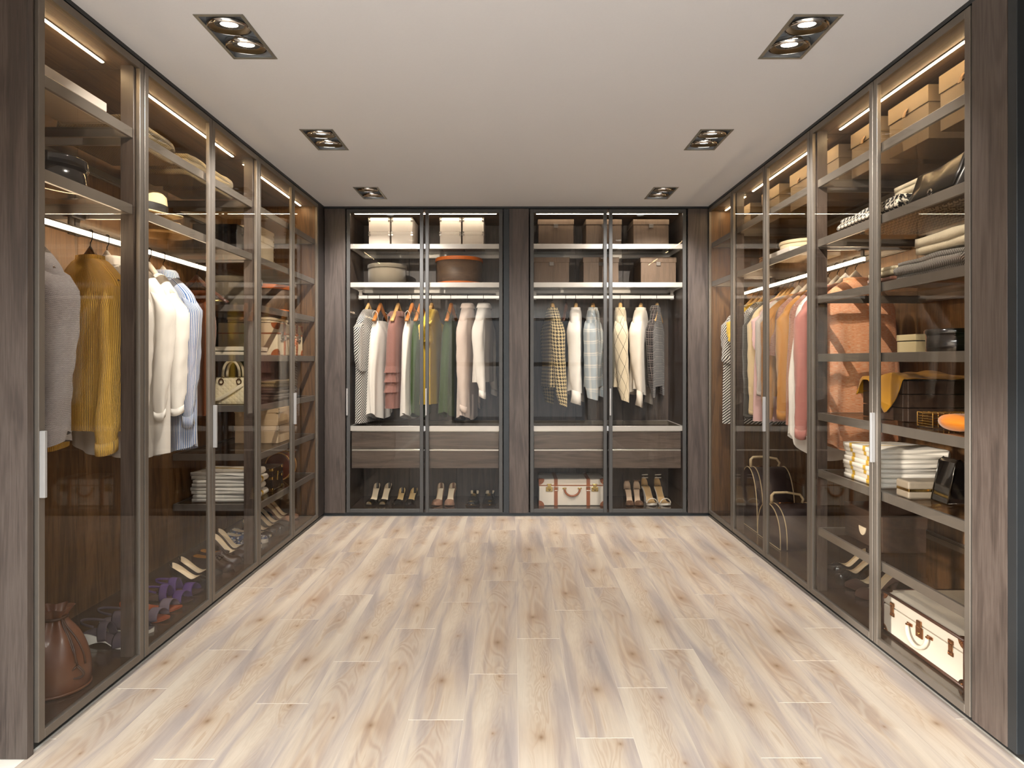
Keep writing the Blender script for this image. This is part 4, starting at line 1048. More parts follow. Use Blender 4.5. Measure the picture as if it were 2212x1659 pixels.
for sy in (-1, 1):
    hp = [(.052*cos(pi-pi*k/20)*(1 if 0 < k < 20 else 1), sy*.030, .172+.100*sin(pi*k/20)**.75) for k in range(21)]
    hd_ = obj('handle', MB().tube(hp, .0085, 10), IVL, t, True)
    for sx in (-1, 1): obj('handle_ring', MB().tube([(sx*.052+.008*cos(q), sy*.036, .160+.012*sin(q)) for q in [2*pi*i/14 for i in range(15)]], .003, 6), GOLD, hd_, True)
for sx in (-1, 1): obj('eyelet', MB().tube([(sx*.056+.014*cos(q), -.047-.002, .142+.017*sin(q)) for q in [2*pi*i/18 for i in range(19)]], .004, 8), plain('tortoise_eyelet', '5a3416', .25, .4), t, True)
obj('shoulder_strap', MB().tube([(.078, -.052, .120), (.05, -.062, .100), (.0, -.068, .066), (-.06, -.070, .034), (-.118, -.066, .020), (-.135, -.03, .018)], .0115, 8, ry=.0025, up=(0, -.2, 1)), IVL, t, True)
# knits, boxes, towels, trunk, round bag
for i, (mt, th, sd) in enumerate(((F_THROWD, .018, 4), (F_THROWD, .019, 5), (F_THROW, .022, 6))):
    folded(('dark taupe knit folded at the bottom of the pile beside the handbag', 'dark taupe knit folded in the middle of the pile beside the handbag', 'olive beige knit folded on top of the pile beside the handbag')[i], (-1.80, 4.72, SH[4]+e_+sum((.036, .038)[:i])+i*.006), pi/2, .44, .31, th, 2, mt, 'folded_sweater', 'sweater', None, 'knits folded on the left wall shelves', .0012 if i < 2 else .004, sd)
for i in range(2):
    lidded_box(('cream lidded box at the bottom of its stack on the sixth left wall shelf', 'cream lidded box on top of its stack on the sixth left wall shelf')[i], (-1.78, 4.63, SH[5]+e_+i*.122), pi/2, .28, .30, .120, plain('cream_board', 'dcc3a0', .65, 0, .02), .26, corners=BRASSM, group='stacked cream boxes on the left wall')
for i in range(4):
    folded(('white towel at the bottom of the left towel stack', 'second lowest white towel of the left towel stack', 'white towel second from the top of the left towel stack', 'white towel with yellow stripe on top of the left towel stack')[i], (-1.83+.006*(-1)**i, 4.17, SH[6]+e_+i*.0462), radians(2*(-1)**i), .385-.012*(i % 2), .27, .0215, 2, F_TOWEL, 'folded_towel', 'towel', (F_YST, [(.02, .030)]), 'white towels stacked on the left wall shelves', .0007 if i < 3 else .003, 10+i)
t = thing('jewellery_trunk', 'small dark brown trunk with gold corners on the lowest left wall shelf', 'trunk', (-1.72, 4.46, SH[6]+e_), pi/2)
LV = plain('dark_brown_coated_canvas', '3d2a18', .5, 0, .2, 90); w_, d, h = .19, .19, .155
obj('trunk_body', MB().box(-w_/2, w_/2, -d/2, d/2, .001, h*.66), LV, t, bevel=.003); obj('lid', MB().box(-w_/2, w_/2, -d/2, d/2, h*.67, h), LV, t, bevel=.003)
m = MB()
for z in (.0055, h*.665, h-.002):
    for y in (-d/2, d/2): m.tube([(-w_/2, y, z), (w_/2, y, z)], .0045, 6)
    for x in (-w_/2, w_/2): m.tube([(x, -d/2, z), (x, d/2, z)], .0045, 6)
for x in (-w_/2, w_/2):
    for y in (-d/2, d/2): m.tube([(x, y, .0055), (x, y, h)], .0045, 6)
obj('edge_trim', m, BROWNLEA, t, True)
for sx in (-1, 1):
    for z in (.010, h-.010, h*.55): obj('corner_fitting', MB().box(sx*w_/2-.022 if sx > 0 else -w_/2-.006, w_/2+.006 if sx > 0 else -w_/2+.022, -d/2-.006, -d/2+.02, z-.010, z+.010), GOLD, t, bevel=.003)
lk = obj('lock', MB().box(-.014, .014, -d/2-.007, -d/2, h*.40, h*.64).box(-.010, .010, -d/2-.009, -d/2, h*.63, h*.80), GOLD, t, bevel=.002)
def drum_bag(label, p, rz, r, dep, mat, piping, strapmat):
    t = thing('round_bag', label, 'bag', p, rz)
    n = 48; cz = r*1.02
    f = lambda rad, y: [(rad*.98*cos(2*pi*i/n), y, max(.001, cz+rad*1.03*sin(2*pi*i/n))) for i in range(n)]
    obj('bag_body', MB().loft([f(r*.86, -dep/2-.004), f(r*.97, -dep/2), f(r, -dep/2+.01), f(r, dep/2-.01), f(r*.97, dep/2), f(r*.86, dep/2+.004)], True, True, True), mat, t, True)
    for y in (-dep/2, dep/2): obj('piping', MB().tube([(r*.985*cos(2*pi*i/n), y, max(.006, cz+r*1.035*sin(2*pi*i/n))) for i in range(n+1)], .0048, 6), piping, t, True)
    obj('carry_strap', MB().tube([(-r*.7, -dep*.2, cz+r*.65), (-r*.85, -dep*.6, cz+r*.98), (-r*.5, -dep*.7, cz+r*1.22), (0, -dep*.2, cz+r*1.25), (r*.4, .0, cz+r*1.05)], .006, 8, ry=.003), strapmat, t, True)
    return t
drum_bag('round chestnut leather bag with pale piping on the lowest left wall shelf', (-1.73, 4.82, SH[6]+e_), pi, .098, .105, plain('chestnut_leather', '6b2d12', .28, 0, .08, 40, coat=.4), plain('pale_piping', 'd9a65f', .4), plain('orange_strap', 'c2541d', .4))

# ================================================================ right wall, near unit
kr = [(2.565, .29), (2.932, .29), (3.285, .27)]
for i, (y, l_) in enumerate(kr): lidded_box(('kraft board box with leather tab, nearest the camera on the top right shelf', 'second kraft board box from the camera on the top right shelf', 'third kraft board box from the camera, just before the first right post')[i], (1.945, y, SH[0]+e_), -pi/2, l_, .32, .232, KRAFT, .32, 'leather', KRAFTD, group='kraft boxes on the top right shelves')
kr = [(3.695, .28), (4.035, .28), (4.50, .30)]
for i, (y, l_) in enumerate(kr): lidded_box(('kraft board box just past the first right post on the top shelf', 'kraft board box in the middle of the middle right wardrobe top shelf', 'kraft board box at the far end of the middle right wardrobe top shelf')[i], (1.945, y, SH[0]+e_), -pi/2, l_, .32, .232, KRAFT, .32, 'leather', KRAFTD, group='kraft boxes on the top right shelves')
lidded_box('kraft board box on the top shelf of the far right wardrobe', (1.945, 5.00, SH[0]+e_), -pi/2, .24, .32, .232, KRAFT, .32, 'leather', KRAFTD, group='kraft boxes on the top right shelves')
# black clutch
t = thing('clutch_bag', 'black leather clutch bag leaning on the second right shelf', 'bag', (1.715, 2.575, SH[1]+e_), -pi/2)
m = MB(); rr = []
for j in range(15):
    v = j/14; x = lerp(-.155, .155, v); sl = .010*sin(v*3.2)+.006*sin(v*8); dd = .045+.006*sin(v*pi); hh = .150+.022*(v-.5)-.012*sin(pi*v)
    rr.append([(x, -dd-.008, 0), (x, -dd-.010, .02), (x, -dd*.72+sl, hh*.5), (x, -.012+sl, hh*.93), (x, 0+sl, hh), (x, .012+sl, hh*.95), (x, dd*.8, hh*.45), (x, dd, 0.0)])
BLEA = plain('soft_black_leather', '1b1712', .3, 0, .1, 30, coat=.1)
obj('bag_body', m.loft(rr, True, True, True), BLEA, t, True)
obj('flap', MB().loft([[(q[0]*1.012, q[1]-.003, q[2]+.002) for q in r[1:6]] for r in rr[1:-1]], False), BLEA, t, True, solid=.003)
cl = obj('clasp', MB().tube([(.012*cos(q), -.060, .026+.012*sin(q)) for q in [2*pi*i/16 for i in range(17)]], .004, 8), CHROME, t, True)
folded('black and white houndstooth blanket folded on the second right shelf', (1.86, 3.03, SH[1]+e_), radians(-2), .42, .56, .0175, 4, F_HOUNDB, 'folded_blanket', 'blanket', None, None, .004, 21)
folded('thin houndstooth blanket folded behind the black clutch bag', (1.93, 2.50, SH[1]+e_), 0, .30, .46, .015, 2, F_HOUNDB, 'folded_blanket', 'blanket', None, None, .002, 22)
folded('cream knitted cap folded on the houndstooth blanket', (1.80, 2.84, SH[1]+.090), 0, .20, .16, .026, 2, F_CREAMK, 'knitted_cap', 'cap', None, None, .012, 23)
folded('grey zigzag blanket folded on the third right shelf', (1.835, 2.60, SH[2]+e_), 0, .36, .44, .0205, 4, F_ZIG, 'folded_blanket', 'blanket', None, None, .004, 24)
folded('cream fleece blanket rolled on top of the grey zigzag blanket', (1.83, 2.52, SH[2]+.0985), 0, .33, .40, .031, 2, F_CREAMK, 'folded_blanket', 'blanket', None, None, .008, 25)
folded('cream herringbone sweater folded behind the grey zigzag blanket', (1.84, 2.97, SH[2]+.0415), 0, .34, .20, .020, 2, cloth('cream_herringbone', 'c9b995', 'chevron', 'ddd0b2', .010, knit='knit'), 'folded_sweater', 'sweater', None, None, .003, 26)
folded('brown sweater folded underneath the cream herringbone sweater', (1.84, 2.97, SH[2]+e_), 0, .34, .21, .0165, 2, cloth('cocoa_wool', '7d5240', var=.1), 'folded_sweater', 'sweater', None, None, .002, 27)
lidded_box('small cream lidded tin on the fourth right shelf beside the black oval box', (1.81, 2.83, SH[3]+e_), -pi/2, .135, .19, .078, plain('cream_enamel', 'd8c69a', .4, 0, .02), .34, gap=.006, over=.002)
round_box('black oval lacquered box on the fourth right shelf', (1.80, 2.585, SH[3]+e_), .142, .090, PATENT, PATENT, .2, sy=.75)
# crate with cloth
t = thing('storage_crate', 'dark oak crate under a mustard cloth on the fifth right shelf', 'crate', (1.925, 3.07, SH[4]+e_), -pi/2)
w_, d, h = .33, .34, .185
for zz in range(3):
    a, b = .002+zz*h/3, h/3-.002+zz*h/3
    for s in (-1, 1): obj('plank', MB().box(-w_/2, w_/2, s*d/2-.009, s*d/2+.009, a, b), DKBOX, t, bevel=.001, seg=1); obj('plank', MB().box(s*w_/2-.009, s*w_/2+.009, -d/2+.009, d/2-.009, a, b), DKBOX, t, bevel=.001, seg=1)
obj('crate_base', MB().box(-w_/2+.009, w_/2-.009, -d/2+.009, d/2-.009, 0, .012), DKBOX, t)
obj('crate_top', MB().box(-w_/2+.009, w_/2-.009, -d/2+.009, d/2-.009, h-.02, h-.004), DKBOX, t)
m = MB(); nx, ny = 30, 30; rows_ = []
for j in range(ny+1):
    r = []
    for i in range(nx+1):
        x = lerp(-.26, .17, i/nx); y = lerp(-.30, .16, j/ny)     # crate frame: front at y=-d/2, far end at x=-w/2
        zt = h+.004+0.022*abs(noise.noise(Vector((x*9, y*9, 3))))+.030*max(0, sin(x*14+1))*max(0, 1-abs(y)*4)
        ox = max(0, -w_/2-.012-x); oy = max(0, -d/2-.012-y)
        px, py, pz = x, y, zt
        if ox > 0: px = -w_/2-.014-ox*.16; pz = h+.002-ox*.95
        if oy > 0:
            keep = max(0, 1-abs(x-.06)/.15) if x > -.09 else max(0, min(1, (x+.13)/-.10))*.5
            py = -d/2-.014-oy*.10*(1+.5*sin(x*40)); pz = min(pz, h+.002-oy*(1.3*keep+.05))
        r.append((px, py, max(.003, pz)))
    rows_.append(r)
cl_ = m.loft(rows_, False)
q = obj('draped_cloth', cl_, F_CLOTHM, None, True, loc=(1.925, 3.07, SH[4]+.0015), rot=(0, 0, -pi/2), solid=.003)
q['label'] = 'mustard cloth draped over the dark oak crate on the fifth right shelf'; q['category'] = 'cloth'
# orange pouch, gold wire clutch
t = thing('soft_pouch', 'orange soft leather pouch on the fifth right shelf', 'pouch', (1.83, 2.49, SH[4]+e_), 0)
rr = []
for j in range(17):
    v = j/16; x = lerp(-.165, .165, v); e = max(.02, 1-abs(2*v-1)**12)**.5
    rr.append([(x, .095*e**.6*cos(q)*.95, .002+.036*(1+sin(q)*e)*(1 if sin(q) > 0 else 1)*(.98)+.003*sin(x*20)*(sin(q) > 0)) for q in [2*pi*i/28 for i in range(28)]])
obj('pouch_body', MB().loft(rr, True, True, True), F_ORG, t, True)
t = thing('wire_clutch', 'gold wire cage clutch behind the orange pouch', 'clutch', (1.80, 2.66, SH[4]+e_), 0)
for z in [.006+.0105*i for i in range(6)]: obj('wire', MB().tube([(-.11, -.05, z), (.11, -.05, z), (.11, .05, z), (-.11, .05, z), (-.11, -.05, z)], .0022, 6), GOLD, t)
for x in [-.11+.022*i for i in range(11)]: obj('wire', MB().tube([(x, -.05, .004), (x, -.05, .062), (x, .05, .062), (x, .05, .004)], .002, 6), GOLD, t)
# towels, clutch case, black wedge bag
for i in range(4):
    folded(('white towel at the bottom of the right towel stack', 'second lowest white towel of the right towel stack', 'white towel second from the top of the right towel stack', 'white towel with yellow stripe on top of the right towel stack')[i], (1.80+.005*(-1)**i, 3.07, SH[5]+e_+i*.0432), radians(1.5*(-1)**i), .33, .33, .020, 2, F_TOWEL, 'folded_towel', 'towel', (F_YST, [(-.045, .024), (.08, .024)]), 'white towels stacked on the right wall shelves', .0007 if i < 3 else .003, 30+i)
t = thing('clutch_case', 'taupe hard clutch case with gold rim in front of the right towels', 'clutch', (1.745, 2.73, SH[5]+e_), 0)
TAUPE = plain('taupe_leather', '8d8272', .5, 0, .03); 
obj('case_base', MB().box(-.108, .108, -.045, .045, 0, .030), TAUPE, t, bevel=.008, seg=3); obj('case_lid', MB().box(-.108, .108, -.045, .045, .038, .072), TAUPE, t, bevel=.008, seg=3)
obj('gold_rim', MB().box(-.106, .106, -.044, .044, .028, .040), GOLD, t, bevel=.002)
obj('clasp', MB().box(-.028, .022, -.051, -.044, .032, .042), GOLD, t, bevel=.002)
t = thing('evening_bag', 'black wedge shaped evening bag standing on the sixth right shelf', 'bag', (1.775, 2.625, SH[5]+e_), 0)
obj('bag_body', MB().prism([(-.050, 0), (.050, 0), (.046, .02), (.018, .165), (.008, .178), (-.008, .178), (-.018, .165), (-.046, .02)], -.048, .048), PATENT, t, bevel=.004, seg=3)
for y in (-.050, .050): obj('chrome_edge', MB().tube([(-.050, y, .004), (-.018, y, .165), (0, y, .178), (.018, y, .165), (.050, y, .004), (-.050, y, .004)], .003, 6), plain('dark_chrome', '5c5955', .15, 1), t, True)
lidded_box('dark oak box with half moon handle on the lowest right shelf', (1.79, 3.135, SH[6]+e_), -pi/2, .335, .20, .165, DKBOX, .34, 'moon', CREAMLEA)
suitcase('white suitcase with brown edging and copper latches on the right wardrobe base', (1.865, 2.665, FZ), -pi/2, .53, .385, .185, CASEWHITE, plain('brown_edge_leather', '46291d', .45, 0, .1, 80, bump=.2), COPPER, .70, 'latch', plain('white_handle', 'f0e8da', .4))
def RS(kind, labs, y, xh, rz=pi+.15, gap=.12, **kw):
    shoe(labs[0], (xh, y, FZ), rz, kind, mirror=-1, **kw); shoe(labs[1], (xh+.02, y+gap, FZ), rz-.05, kind, mirror=1, **kw)
RS('pump', ('nearer brown suede court shoe under the right shelves', 'farther brown suede court shoe under the right shelves'), 3.36, 1.995, gap=.13, mat=BROWNSU, Hh=.085, rz=pi+.12)
RS('pump', ('nearer black court shoe behind the brown suede shoes on the right', 'farther black court shoe behind the brown suede shoes on the right'), 3.64, 2.04, gap=.13, mat=PATENT, Hh=.075, rz=pi+.05)

# ================================================================ right wall, middle and far units
def dome_bag(label, p, rz, w_, dep, h):
    """front is local -y: an arched face with pale piping"""
    t = thing('dome_bag', label, 'bag', p, rz); M_ = plain('dark_aubergine_canvas', '33221f', .6, 0, .1, 200, bump=.1); PI_ = plain('cream_piping', 'd2bb92', .5)
    def prof(k, y, n=30):
        P = []
        for i in range(n+1):
            q = pi*i/n; P.append((w_/2*k*cos(q), y, max(.002, .02+(h-.02)*k*sin(q)**.72*(1)) if 0 < i < n else .002))
        return P
    rings = [prof(.97, -dep/2), prof(1, -dep/2+.008), prof(1, dep/2-.008), prof(.97, dep/2)]
    obj('bag_body', MB().loft(rings, True, True, True), M_, t, True)
    for y in (-dep/2+.002, -dep/2+.045, dep/2-.002):
        pp = [(px_, py_, max(.006, pz_)) for px_, py_, pz_ in prof(1.004, y)]; obj('piping', MB().tube(pp+([pp[0]] if y < -dep/2+.01 else []), .0035, 6), PI_, t, True)
    hp = [(-w_*.17, -dep*.18, h*.97), (-w_*.19, -dep*.18, h+.045), (-w_*.15, -dep*.18, h+.072), (0, -dep*.18, h+.078), (w_*.14, -dep*.18, h+.070), (w_*.18, -dep*.18, h+.045), (w_*.16, -dep*.18, h*.97)]
    hp = [(y*1.0, x, z) for x, y, z in hp]
    hp2 = [(-.0, -dep*.42, h-.003), (0, -dep*.42, h+.055), (0, -dep*.36, h+.072), (0, -dep*.05, h+.075), (0, dep*.28, h+.060), (0, dep*.36, h+.030), (0, dep*.33, h+.004)]
    obj('handle', MB().tube(hp2, [.010, .010, .009, .008, .008, .008, .008], 10), PI_, t, True)
    obj('buckles', MB().tube([(0, -dep*.42+.045+.02*i, h+.002+.004*(i % 2)) for i in range(6)], .005, 6), COPPER, t, True)
    return t
dome_bag('smaller dark domed bag with cream piping, nearer on the right wardrobe base', (1.845, 4.345, FZ), -pi/2, .38, .27, .262)
dome_bag('taller dark domed bag with cream piping, farther along the right wardrobe base', (1.86, 4.80-.02, FZ), -pi/2, .40, .28, .445) if False else dome_bag('taller dark domed bag with cream piping, behind the smaller domed bag', (1.86, 4.56+.01, FZ), -pi/2, .0+.05, .28, .44) if False else None
dome_bag('taller dark domed bag with cream piping, behind the smaller domed bag', (1.855, 4.755, FZ), -pi/2, .36, .27, .44)
lidded_box('flat white box under the round cream box on the second right shelf', (1.84, 4.10, SH[1]+e_), -pi/2, .30, .31, .055, WBOX, .5, gap=.008)
round_box('shallow round cream box on the flat white box', (1.84, 4.08, SH[1]+.0565), .150, .050, plain('cream_bandbox', 'd9c8a4', .6), plain('cream_bandbox', 'd9c8a4', .6), .4)
t = thing('trinket_box', 'small wooden trinket box on the second shelf of the middle right wardrobe', 'box', (1.70, 4.33, SH[1]+e_), -pi/2)
obj('box_body', MB().box(-.05, .05, -.04, .04, 0, .035), wood('trinket_wood', '6a4322', '80552c', '9a6a3a', 'X', .4), t, bevel=.004); obj('lid', MB().box(-.052, .052, -.042, .042, .036, .052), wood('trinket_wood', '6a4322', '80552c', '9a6a3a', 'X', .4), t, bevel=.006); obj('clasp', MB().box(-.006, .006, -.046, -.041, .026, .044), GOLD, t)

RY = [3.57, 3.68, 3.77, 3.88, 3.96, 4.03, 4.15, 4.28, 4.38, 4.45, 4.53, 4.62, 4.715, 4.86, 4.98, 5.10]
def room(lst, p, k):
    up = [q-p for q in lst if q-p > 1e-6]; dn = [p-q for q in lst if p-q > 1e-6]
    return (min(.10, k*min(dn or [9])), min(.10, k*min(up or [9])))      # free depth towards the smaller and the larger value
def GR(y, lh, mh, name, label, cat, mat, rz=radians(-4), flat=.011, hk=HOOKM, **kw):
    hanger(lh, HR(y), rz, mh, hk, flat=flat); garment(name, label, cat, HR(y), rz, mat, T=room(RY, y, .48), **kw)
GR(3.57, 'ivory hanger holding the orange top', WHITEPAD, 'top', 'orange marl sleeveless top with curved hem behind the right glass shelves', 'top', F_ORANGE, 0, lim=.262, sh=.21, hw=.245, hd=.09, L=1.06, sleeve='none', ripple=.55, ph=.9, hem=.10, waist=.236, collar='band', k=(7, 11))
GR(3.68, 'ivory hanger holding the coral brown jumper', WHITEPAD, 'jumper', 'coral brown ribbed jumper right behind the orange top', 'jumper', F_CORAL, sh=.19, hw=.19, hd=.042, L=.70, sleeve='none', ripple=.3, ph=.4)
GR(3.77, 'ivory hanger holding the salmon pink coat', WHITEPAD, 'coat', 'salmon pink long sleeved coat behind the orange top', 'coat', F_PINK, sh=.205, hw=.23, hd=.042, L=1.0, sleeve='long', sl=.72, ripple=.4, ph=2.0, cuff=(F_PINK, .05), spread=.07)
GR(3.88, 'ivory hanger holding the long white asymmetrical dress', WHITEPAD, 'dress', 'long white dress with slanting hem, lowest hanging on the right wall', 'dress', F_WHITE, sh=.185, hw=.235, hd=.042, L=1.16, sleeve='none', ripple=.6, ph=.5, hem=.16, low=.03, hemtail=.05)
GR(3.96, 'ivory hanger holding the rose brown tunic', WHITEPAD, 'tunic', 'rose brown marl tunic between the white dress and the camel cardigan', 'tunic', F_ROSEM, sh=.19, hw=.215, hd=.042, L=1.0, sleeve='none', ripple=.5, ph=1.2, hem=.05)
GR(4.03, 'white hanger holding the camel cardigan with long cuffs', WHITEPAD, 'cardigan', 'camel cardigan with ribbed cuffs next to the rose brown tunic', 'cardigan', F_TAN, sh=.205, hw=.20, hd=.042, L=.74, sleeve='long', sl=.63, ripple=.4, ph=1.8, cuff=(F_TAN, .05), spread=.075)
GR(4.15, 'white hanger holding the draped rose brown scarf top', WHITEPAD, 'top', 'rose brown draped scarf top behind the camel cardigan', 'top', F_ROSEM, sh=.20, hw=.255, hd=.042, L=.62, sleeve='none', ripple=.9, ph=2.4, hem=-.14)
GR(4.28, 'ivory hanger holding the second camel jumper', WHITEPAD, 'jumper', 'camel jumper left of the draped scarf top', 'jumper', F_TAN, sh=.21, hw=.215, hd=.042, L=.80, sleeve='long', sl=.70, ripple=.4, ph=.2, spread=.07)
GR(4.38, 'pale wooden hanger holding the pale grey jumper', PALEWOOD, 'jumper', 'pale grey marl jumper with long sleeves on the right rail', 'jumper', F_GREYW, sh=.215, hw=.20, hd=.042, L=.62, sleeve='long', sl=.52, ripple=.4, ph=1.1, spread=.12, cuff=(F_GREYW, .03))
GR(4.45, 'pale wooden hanger holding the light pink dress', PALEWOOD, 'dress', 'light pink silk dress between the grey and cream jumpers', 'dress', F_LPINK, sh=.20, hw=.225, hd=.042, L=.98, sleeve='short', ripple=.5, ph=2.9)
GR(4.53, 'pale wooden hanger holding the cream jumper', PALEWOOD, 'jumper', 'cream wool jumper beside the black tweed jacket', 'jumper', F_BEIGE, sh=.215, hw=.20, hd=.042, L=.60, sleeve='long', sl=.66, ripple=.3, ph=.6, spread=.11, cuff=(F_BEIGE, .03))
GR(4.62, 'dark wooden hanger holding the black tweed jacket', DARKWOOD, 'jacket', 'black tweed jacket at the far end of the middle right rail', 'jacket', F_TWEED, sh=.21, hw=.22, hd=.042, L=.82, sleeve='long', sl=.70, ripple=.3, ph=1.5, spread=.05, cuff=(F_TWEED, .02))
GR(4.86, 'pale wooden hanger holding the chevron skirt dress', PALEWOOD, 'dress', 'black and white chevron dress seen below the tweed jacket', 'dress', F_BWCH, sh=.19, hw=.215, hd=.042, L=1.0, sleeve='none', ripple=.4, ph=2.2)
GR(4.98, 'pale wooden hanger holding the yellow cap sleeved dress', PALEWOOD, 'dress', 'yellow dress in the far right wardrobe beside the striped dress', 'dress', F_YEL, sh=.20, hw=.20, hd=.042, L=.90, sleeve='cap', sl=.17, ripple=.4, ph=.7, slw=1.2)
GR(5.10, 'pale wooden hanger holding the far striped dress', PALEWOOD, 'dress', 'black and white striped dress in the far right wardrobe', 'dress', F_BWST, sh=.215, hw=.235, hd=.042, L=1.06, sleeve='short', sl=.33, ripple=.4, ph=1.7, slw=1.35, spread=.07)

# ================================================================ back wall, left wardrobe
for col_ in range(4):
    px = (-1.105, -.918, -.519, -.332)[col_]
    for row in range(2):
        lidded_box('%s white lidded box of the %s column on the top back shelf' % (('lower', 'upper')[row], ('leftmost', 'second', 'third', 'fourth')[col_]), (px*1.01, 5.545, SH[0]+e_+row*.1165), 0, .175, .30, .1155, WBOX, .24, corners=plain('silver_clip', 'c9c4bb', .25, .9), group='white boxes on the top back shelf', over=.001)
round_box('round grey felt hat box on the second back shelf', (-1.075, 5.53, SH[1]+e_), .160, .170, F_FELT, F_FELT, .2)
round_box('big round brown hat box with orange lid on the second back shelf', (-.465, 5.56, SH[1]+e_), .198, .228, STRIPEDWOOD, ORANGELEA, .13, base=ORANGELEA)
for i, px in enumerate((.350, .745, 1.135)): lidded_box('%s brown box with grey plate on the top right back shelf' % ('left', 'middle', 'right')[i], (px*1.01, 5.545, SH[0]+e_), 0, .292, .30, .218, BRBOX, .2, 'plate', GREYPL, group='brown boxes on the back shelves')
for i, px in enumerate((.314, .722, 1.195)): lidded_box('%s brown box with grey plate on the second right back shelf' % ('left', 'middle', 'right')[i], (px*1.01, 5.545, SH[1]+e_), 0, .292, .30, .218, BRBOX, .2, 'plate', GREYPL, group='brown boxes on the back shelves')
BPX = [796, 822, 860, 890.6, 909, 932.5, 974.6, 1010.7, 1045, 1193, 1243.7, 1280.6, 1339.6, 1384, 1419]
def GB(px, lh, mh, name, label, cat, mat, rz=62, hk=HOOKM, flat=.017, wd=.160, **kw):
    x = (px-1109)*5.59/1400; p = (x, YB+.295, RZ); a = radians(rz)
    hanger(lh, p, a, mh, hk, flat=flat, wd=wd)
    if name: garment(name, label, cat, p, a, mat, T=room(BPX, px, 5.585/1400*.47)[::-1], **kw)
DH = .06
GB(796, 'pale wooden hanger holding the striped dress in the back wardrobe', PALEWOOD, 'dress', 'black and white striped dress with wide short sleeves in the back wardrobe', 'dress', F_BWST, 76, sh=.205, hw=.215, hd=.075, L=1.085, sleeve='short', sl=.40, slw=1.05, ripple=.4, ph=1.0, spread=.06, flat=.014)
GB(822, 'amber wooden hanger holding the left white strap dress', ORANGEWOOD, 'dress', 'white strap dress left of the rose ruffled dress', 'dress', F_WHITE, 78, sh=.17, hw=.21, hd=.055, L=1.06, straps=True, sleeve='none', ripple=.55, ph=.6, hem=-.06, colmat=F_WHITE)
GB(860, 'pale wooden hanger holding the rose ruffled dress', PALEWOOD, 'dress', 'dusty rose sleeveless dress with three ruffles', 'dress', F_ROSE, 78, sh=.165, hw=.185, hd=.085, L=0.965, sleeve='none', collar='ruffle', ripple=.2, ph=1.4, ruffles=((-.61, .055), (-.69, .055), (-.77, .06)), top=-.15)
GB(890.6, 'amber wooden hanger holding the second white strap dress', ORANGEWOOD, 'dress', 'white strap dress right of the rose ruffled dress', 'dress', F_WHITE, 78, sh=.17, hw=.205, hd=.055, L=1.06, straps=True, sleeve='none', ripple=.55, ph=2.6, hem=-.06, colmat=F_WHITE)
GB(909, 'amber wooden hanger holding the half hidden green dress', ORANGEWOOD, 'dress', 'dark green strap dress half hidden behind the door frame', 'dress', F_GREEN, 78, sh=.17, hw=.205, hd=.055, L=1.05, straps=True, sleeve='none', ripple=.5, ph=1.9, hem=-.05, colmat=F_GREEN)
GB(932.5, 'pale wooden hanger holding the lemon yellow dress', PALEWOOD, 'dress', 'lemon yellow cap sleeved dress in the back wardrobe', 'dress', F_YEL, 78, sh=.18, hw=.20, hd=.085, L=0.93, sleeve='cap', sl=.17, slw=1.35, ripple=.35, ph=.3, spread=.03, flat=.016)
GB(974.6, 'amber wooden hanger holding the green strap dress', ORANGEWOOD, 'dress', 'dark green strap dress right of the lemon yellow dress', 'dress', F_GREEN, 78, sh=.17, hw=.205, hd=.060, L=1.05, straps=True, sleeve='none', ripple=.55, ph=.9, hem=-.06, colmat=F_GREEN)
GB(1010.7, 'pale wooden hanger holding the blush shirt dress', PALEWOOD, 'dress', 'long pale blush shirt dress in the back wardrobe', 'dress', F_BLUSH, 78, sh=.18, hw=.20, hd=.070, L=1.07, sleeve='long', sl=.72, collar='shirt', ripple=.4, ph=2.2, cuff=(F_BLUSH, .045), hem=.05, top=-.105)
GB(1045, 'pale wooden hanger holding the short white shirt', PALEWOOD, 'shirt', 'white long sleeved shirt at the right end of the left back rail', 'shirt', F_WHITE, 77, sh=.18, hw=.195, hd=.070, L=0.745, sleeve='long', sl=.60, collar='shirt', ripple=.4, ph=.7, cuff=(F_WHITE, .05), top=-.105)
GB(1193, 'pale wooden hanger holding the houndstooth jacket', PALEWOOD, 'jacket', 'black and cream houndstooth jacket in the right back wardrobe', 'jacket', F_HOUND, 100, sh=.195, hw=.19, hd=.085, L=0.785, sleeve='long', sl=.70, ripple=.25, ph=1.0, collar='band', slw=1.25, spread=.05)
GB(1222.5, 'dark wooden hanger left empty on the right back rail', DARKWOOD, None, None, None, None, 74, flat=.014)
GB(1243.7, 'pale wooden hanger holding the white blouse by the empty hanger', PALEWOOD, 'blouse', 'white blouse with gathered sleeve and flared cuff, left of the pale blue shirt', 'blouse', F_WHITE, 80, sh=.19, hw=.20, hd=.075, L=0.86, sleeve='long', sl=.58, collar='band', ripple=.45, ph=1.6, cuff=(F_WHITE, .10, 1.15), slw=1.25, hem=.06)
GB(1280.6, 'pale wooden hanger holding the pale blue checked shirt', PALEWOOD, 'shirt', 'pale blue checked shirt in the right back wardrobe', 'shirt', F_LBLUE, 76, sh=.20, hw=.20, hd=.080, L=0.785, sleeve='long', sl=.64, collar='band', ripple=.3, ph=2.1, slw=1.4, spread=.03)
GB(1339.6, 'pale wooden hanger holding the cream argyle cardigan', PALEWOOD, 'cardigan', 'cream cardigan with thin argyle lines in the right back wardrobe', 'cardigan', F_ARGY, 82, sh=.19, hw=.19, hd=.080, L=0.785, sleeve='long', sl=.66, collar='band', ripple=.3, ph=.5, slw=1.3, spread=.03)
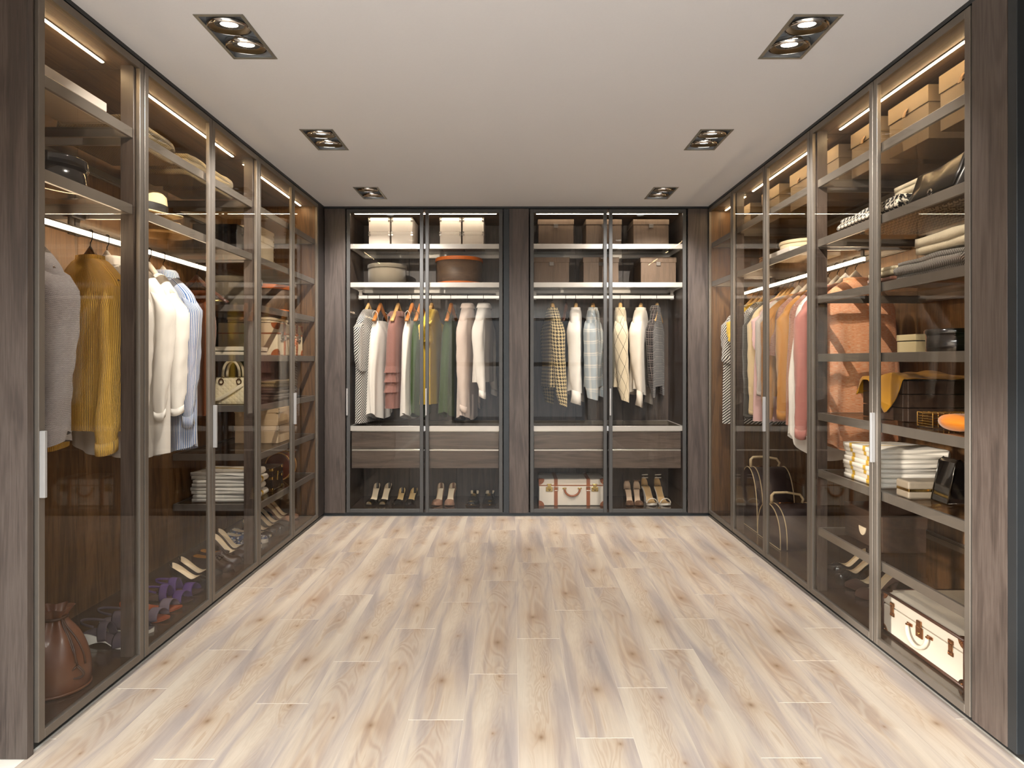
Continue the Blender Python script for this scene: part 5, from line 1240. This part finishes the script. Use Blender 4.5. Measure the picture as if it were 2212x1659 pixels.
GB(1384, 'pale wooden hanger holding the white bell sleeved blouse', PALEWOOD, 'blouse', 'white blouse with wide bell cuffs right of the argyle cardigan', 'blouse', F_IVORY, 66, sh=.195, hw=.205, hd=.075, L=0.86, sleeve='long', sl=.58, collar='band', ripple=.45, ph=2.8, cuff=(F_IVORY, .12, 1.2), slw=1.2, hem=.06, flat=.015)
GB(1419, 'pale wooden hanger holding the black plaid shirt', PALEWOOD, 'shirt', 'black plaid shirt at the right end of the back rail', 'shirt', F_BPLAID, 66, sh=.185, hw=.19, hd=.075, L=0.785, sleeve='long', sl=.62, collar='shirt', ripple=.3, ph=1.2, slw=1.4, spread=.05, flat=.015)
# shoes and suitcase on the base
def BS(kind, labs, px, gap=.11, rz=-pi/2, yh=5.655, **kw):
    x = (px-1109)*5.50/1400
    shoe(labs[0], (x, yh, FZ), rz-.06, kind, mirror=1, **kw); shoe(labs[1], (x+gap, yh, FZ), rz+.0, kind, mirror=-1, **kw)
BS('peep', ('left black peep toe shoe with tall ivory footbed in the back wardrobe', 'right black peep toe shoe with tall ivory footbed in the back wardrobe'), 808, .105, mat=PATENT, Hh=.105, rz=-pi/2-.10)
BS('pump', ('left low black shoe with straw coloured footbed in the back wardrobe', 'right low black shoe with straw coloured footbed in the back wardrobe'), 864, .110, mat=PATENT, Hh=.065, lining=plain('straw_footbed', 'dcc08a', .6), yh=5.64, L=.225, rz=-pi/2-.10)
BS('pump', ('left rose tan glitter court shoe in the back wardrobe', 'right rose tan glitter court shoe in the back wardrobe'), 949, .108, ws=.95, mat=TANSUEDE, Hh=.105, rz=-pi/2-.08)
BS('oxford', ('left black lace up shoe with gold welt in the back wardrobe', 'right black lace up shoe with gold welt in the back wardrobe'), 1023, .140, mat=PATENT, Hh=.022, L=.26, ws=1.28, name='lace_up_shoe', heelmat=PATENT, yh=5.67)
suitcase('white suitcase with tan straps on the base of the right back wardrobe', (.493, 5.60, FZ), 0, .555, .31, .222, CASEWHITE, plain('tan_strap_leather', '9a5a38', .45, 0, .08, 60, bump=.1), BRASSM, .77)
BS('ankle', ('left taupe toe ankle strap shoe in the right back wardrobe', 'right taupe toe ankle strap shoe in the right back wardrobe'), 1360, .082, ws=.78, mat=plain('taupe_leather_shoe', '7a5d4a', .4), Hh=.10, L=.22, lining=plain('nude_lining', 'd9bfa4', .6), name='ankle_strap_shoe', yh=5.63)
BS('ankle', ('left white strappy high heeled sandal in the right back wardrobe', 'right white strappy high heeled sandal in the right back wardrobe'), 1398, .112, mat=WSUEDE, Hh=.115, L=.235, plat=.012, lining=plain('sand_footbed', 'c9a877', .6), solemat=WSUEDE, heelmat=WSUEDE, extra2='two', name='heeled_sandal', cat='sandal', yh=5.645, rz=-pi/2+.22)
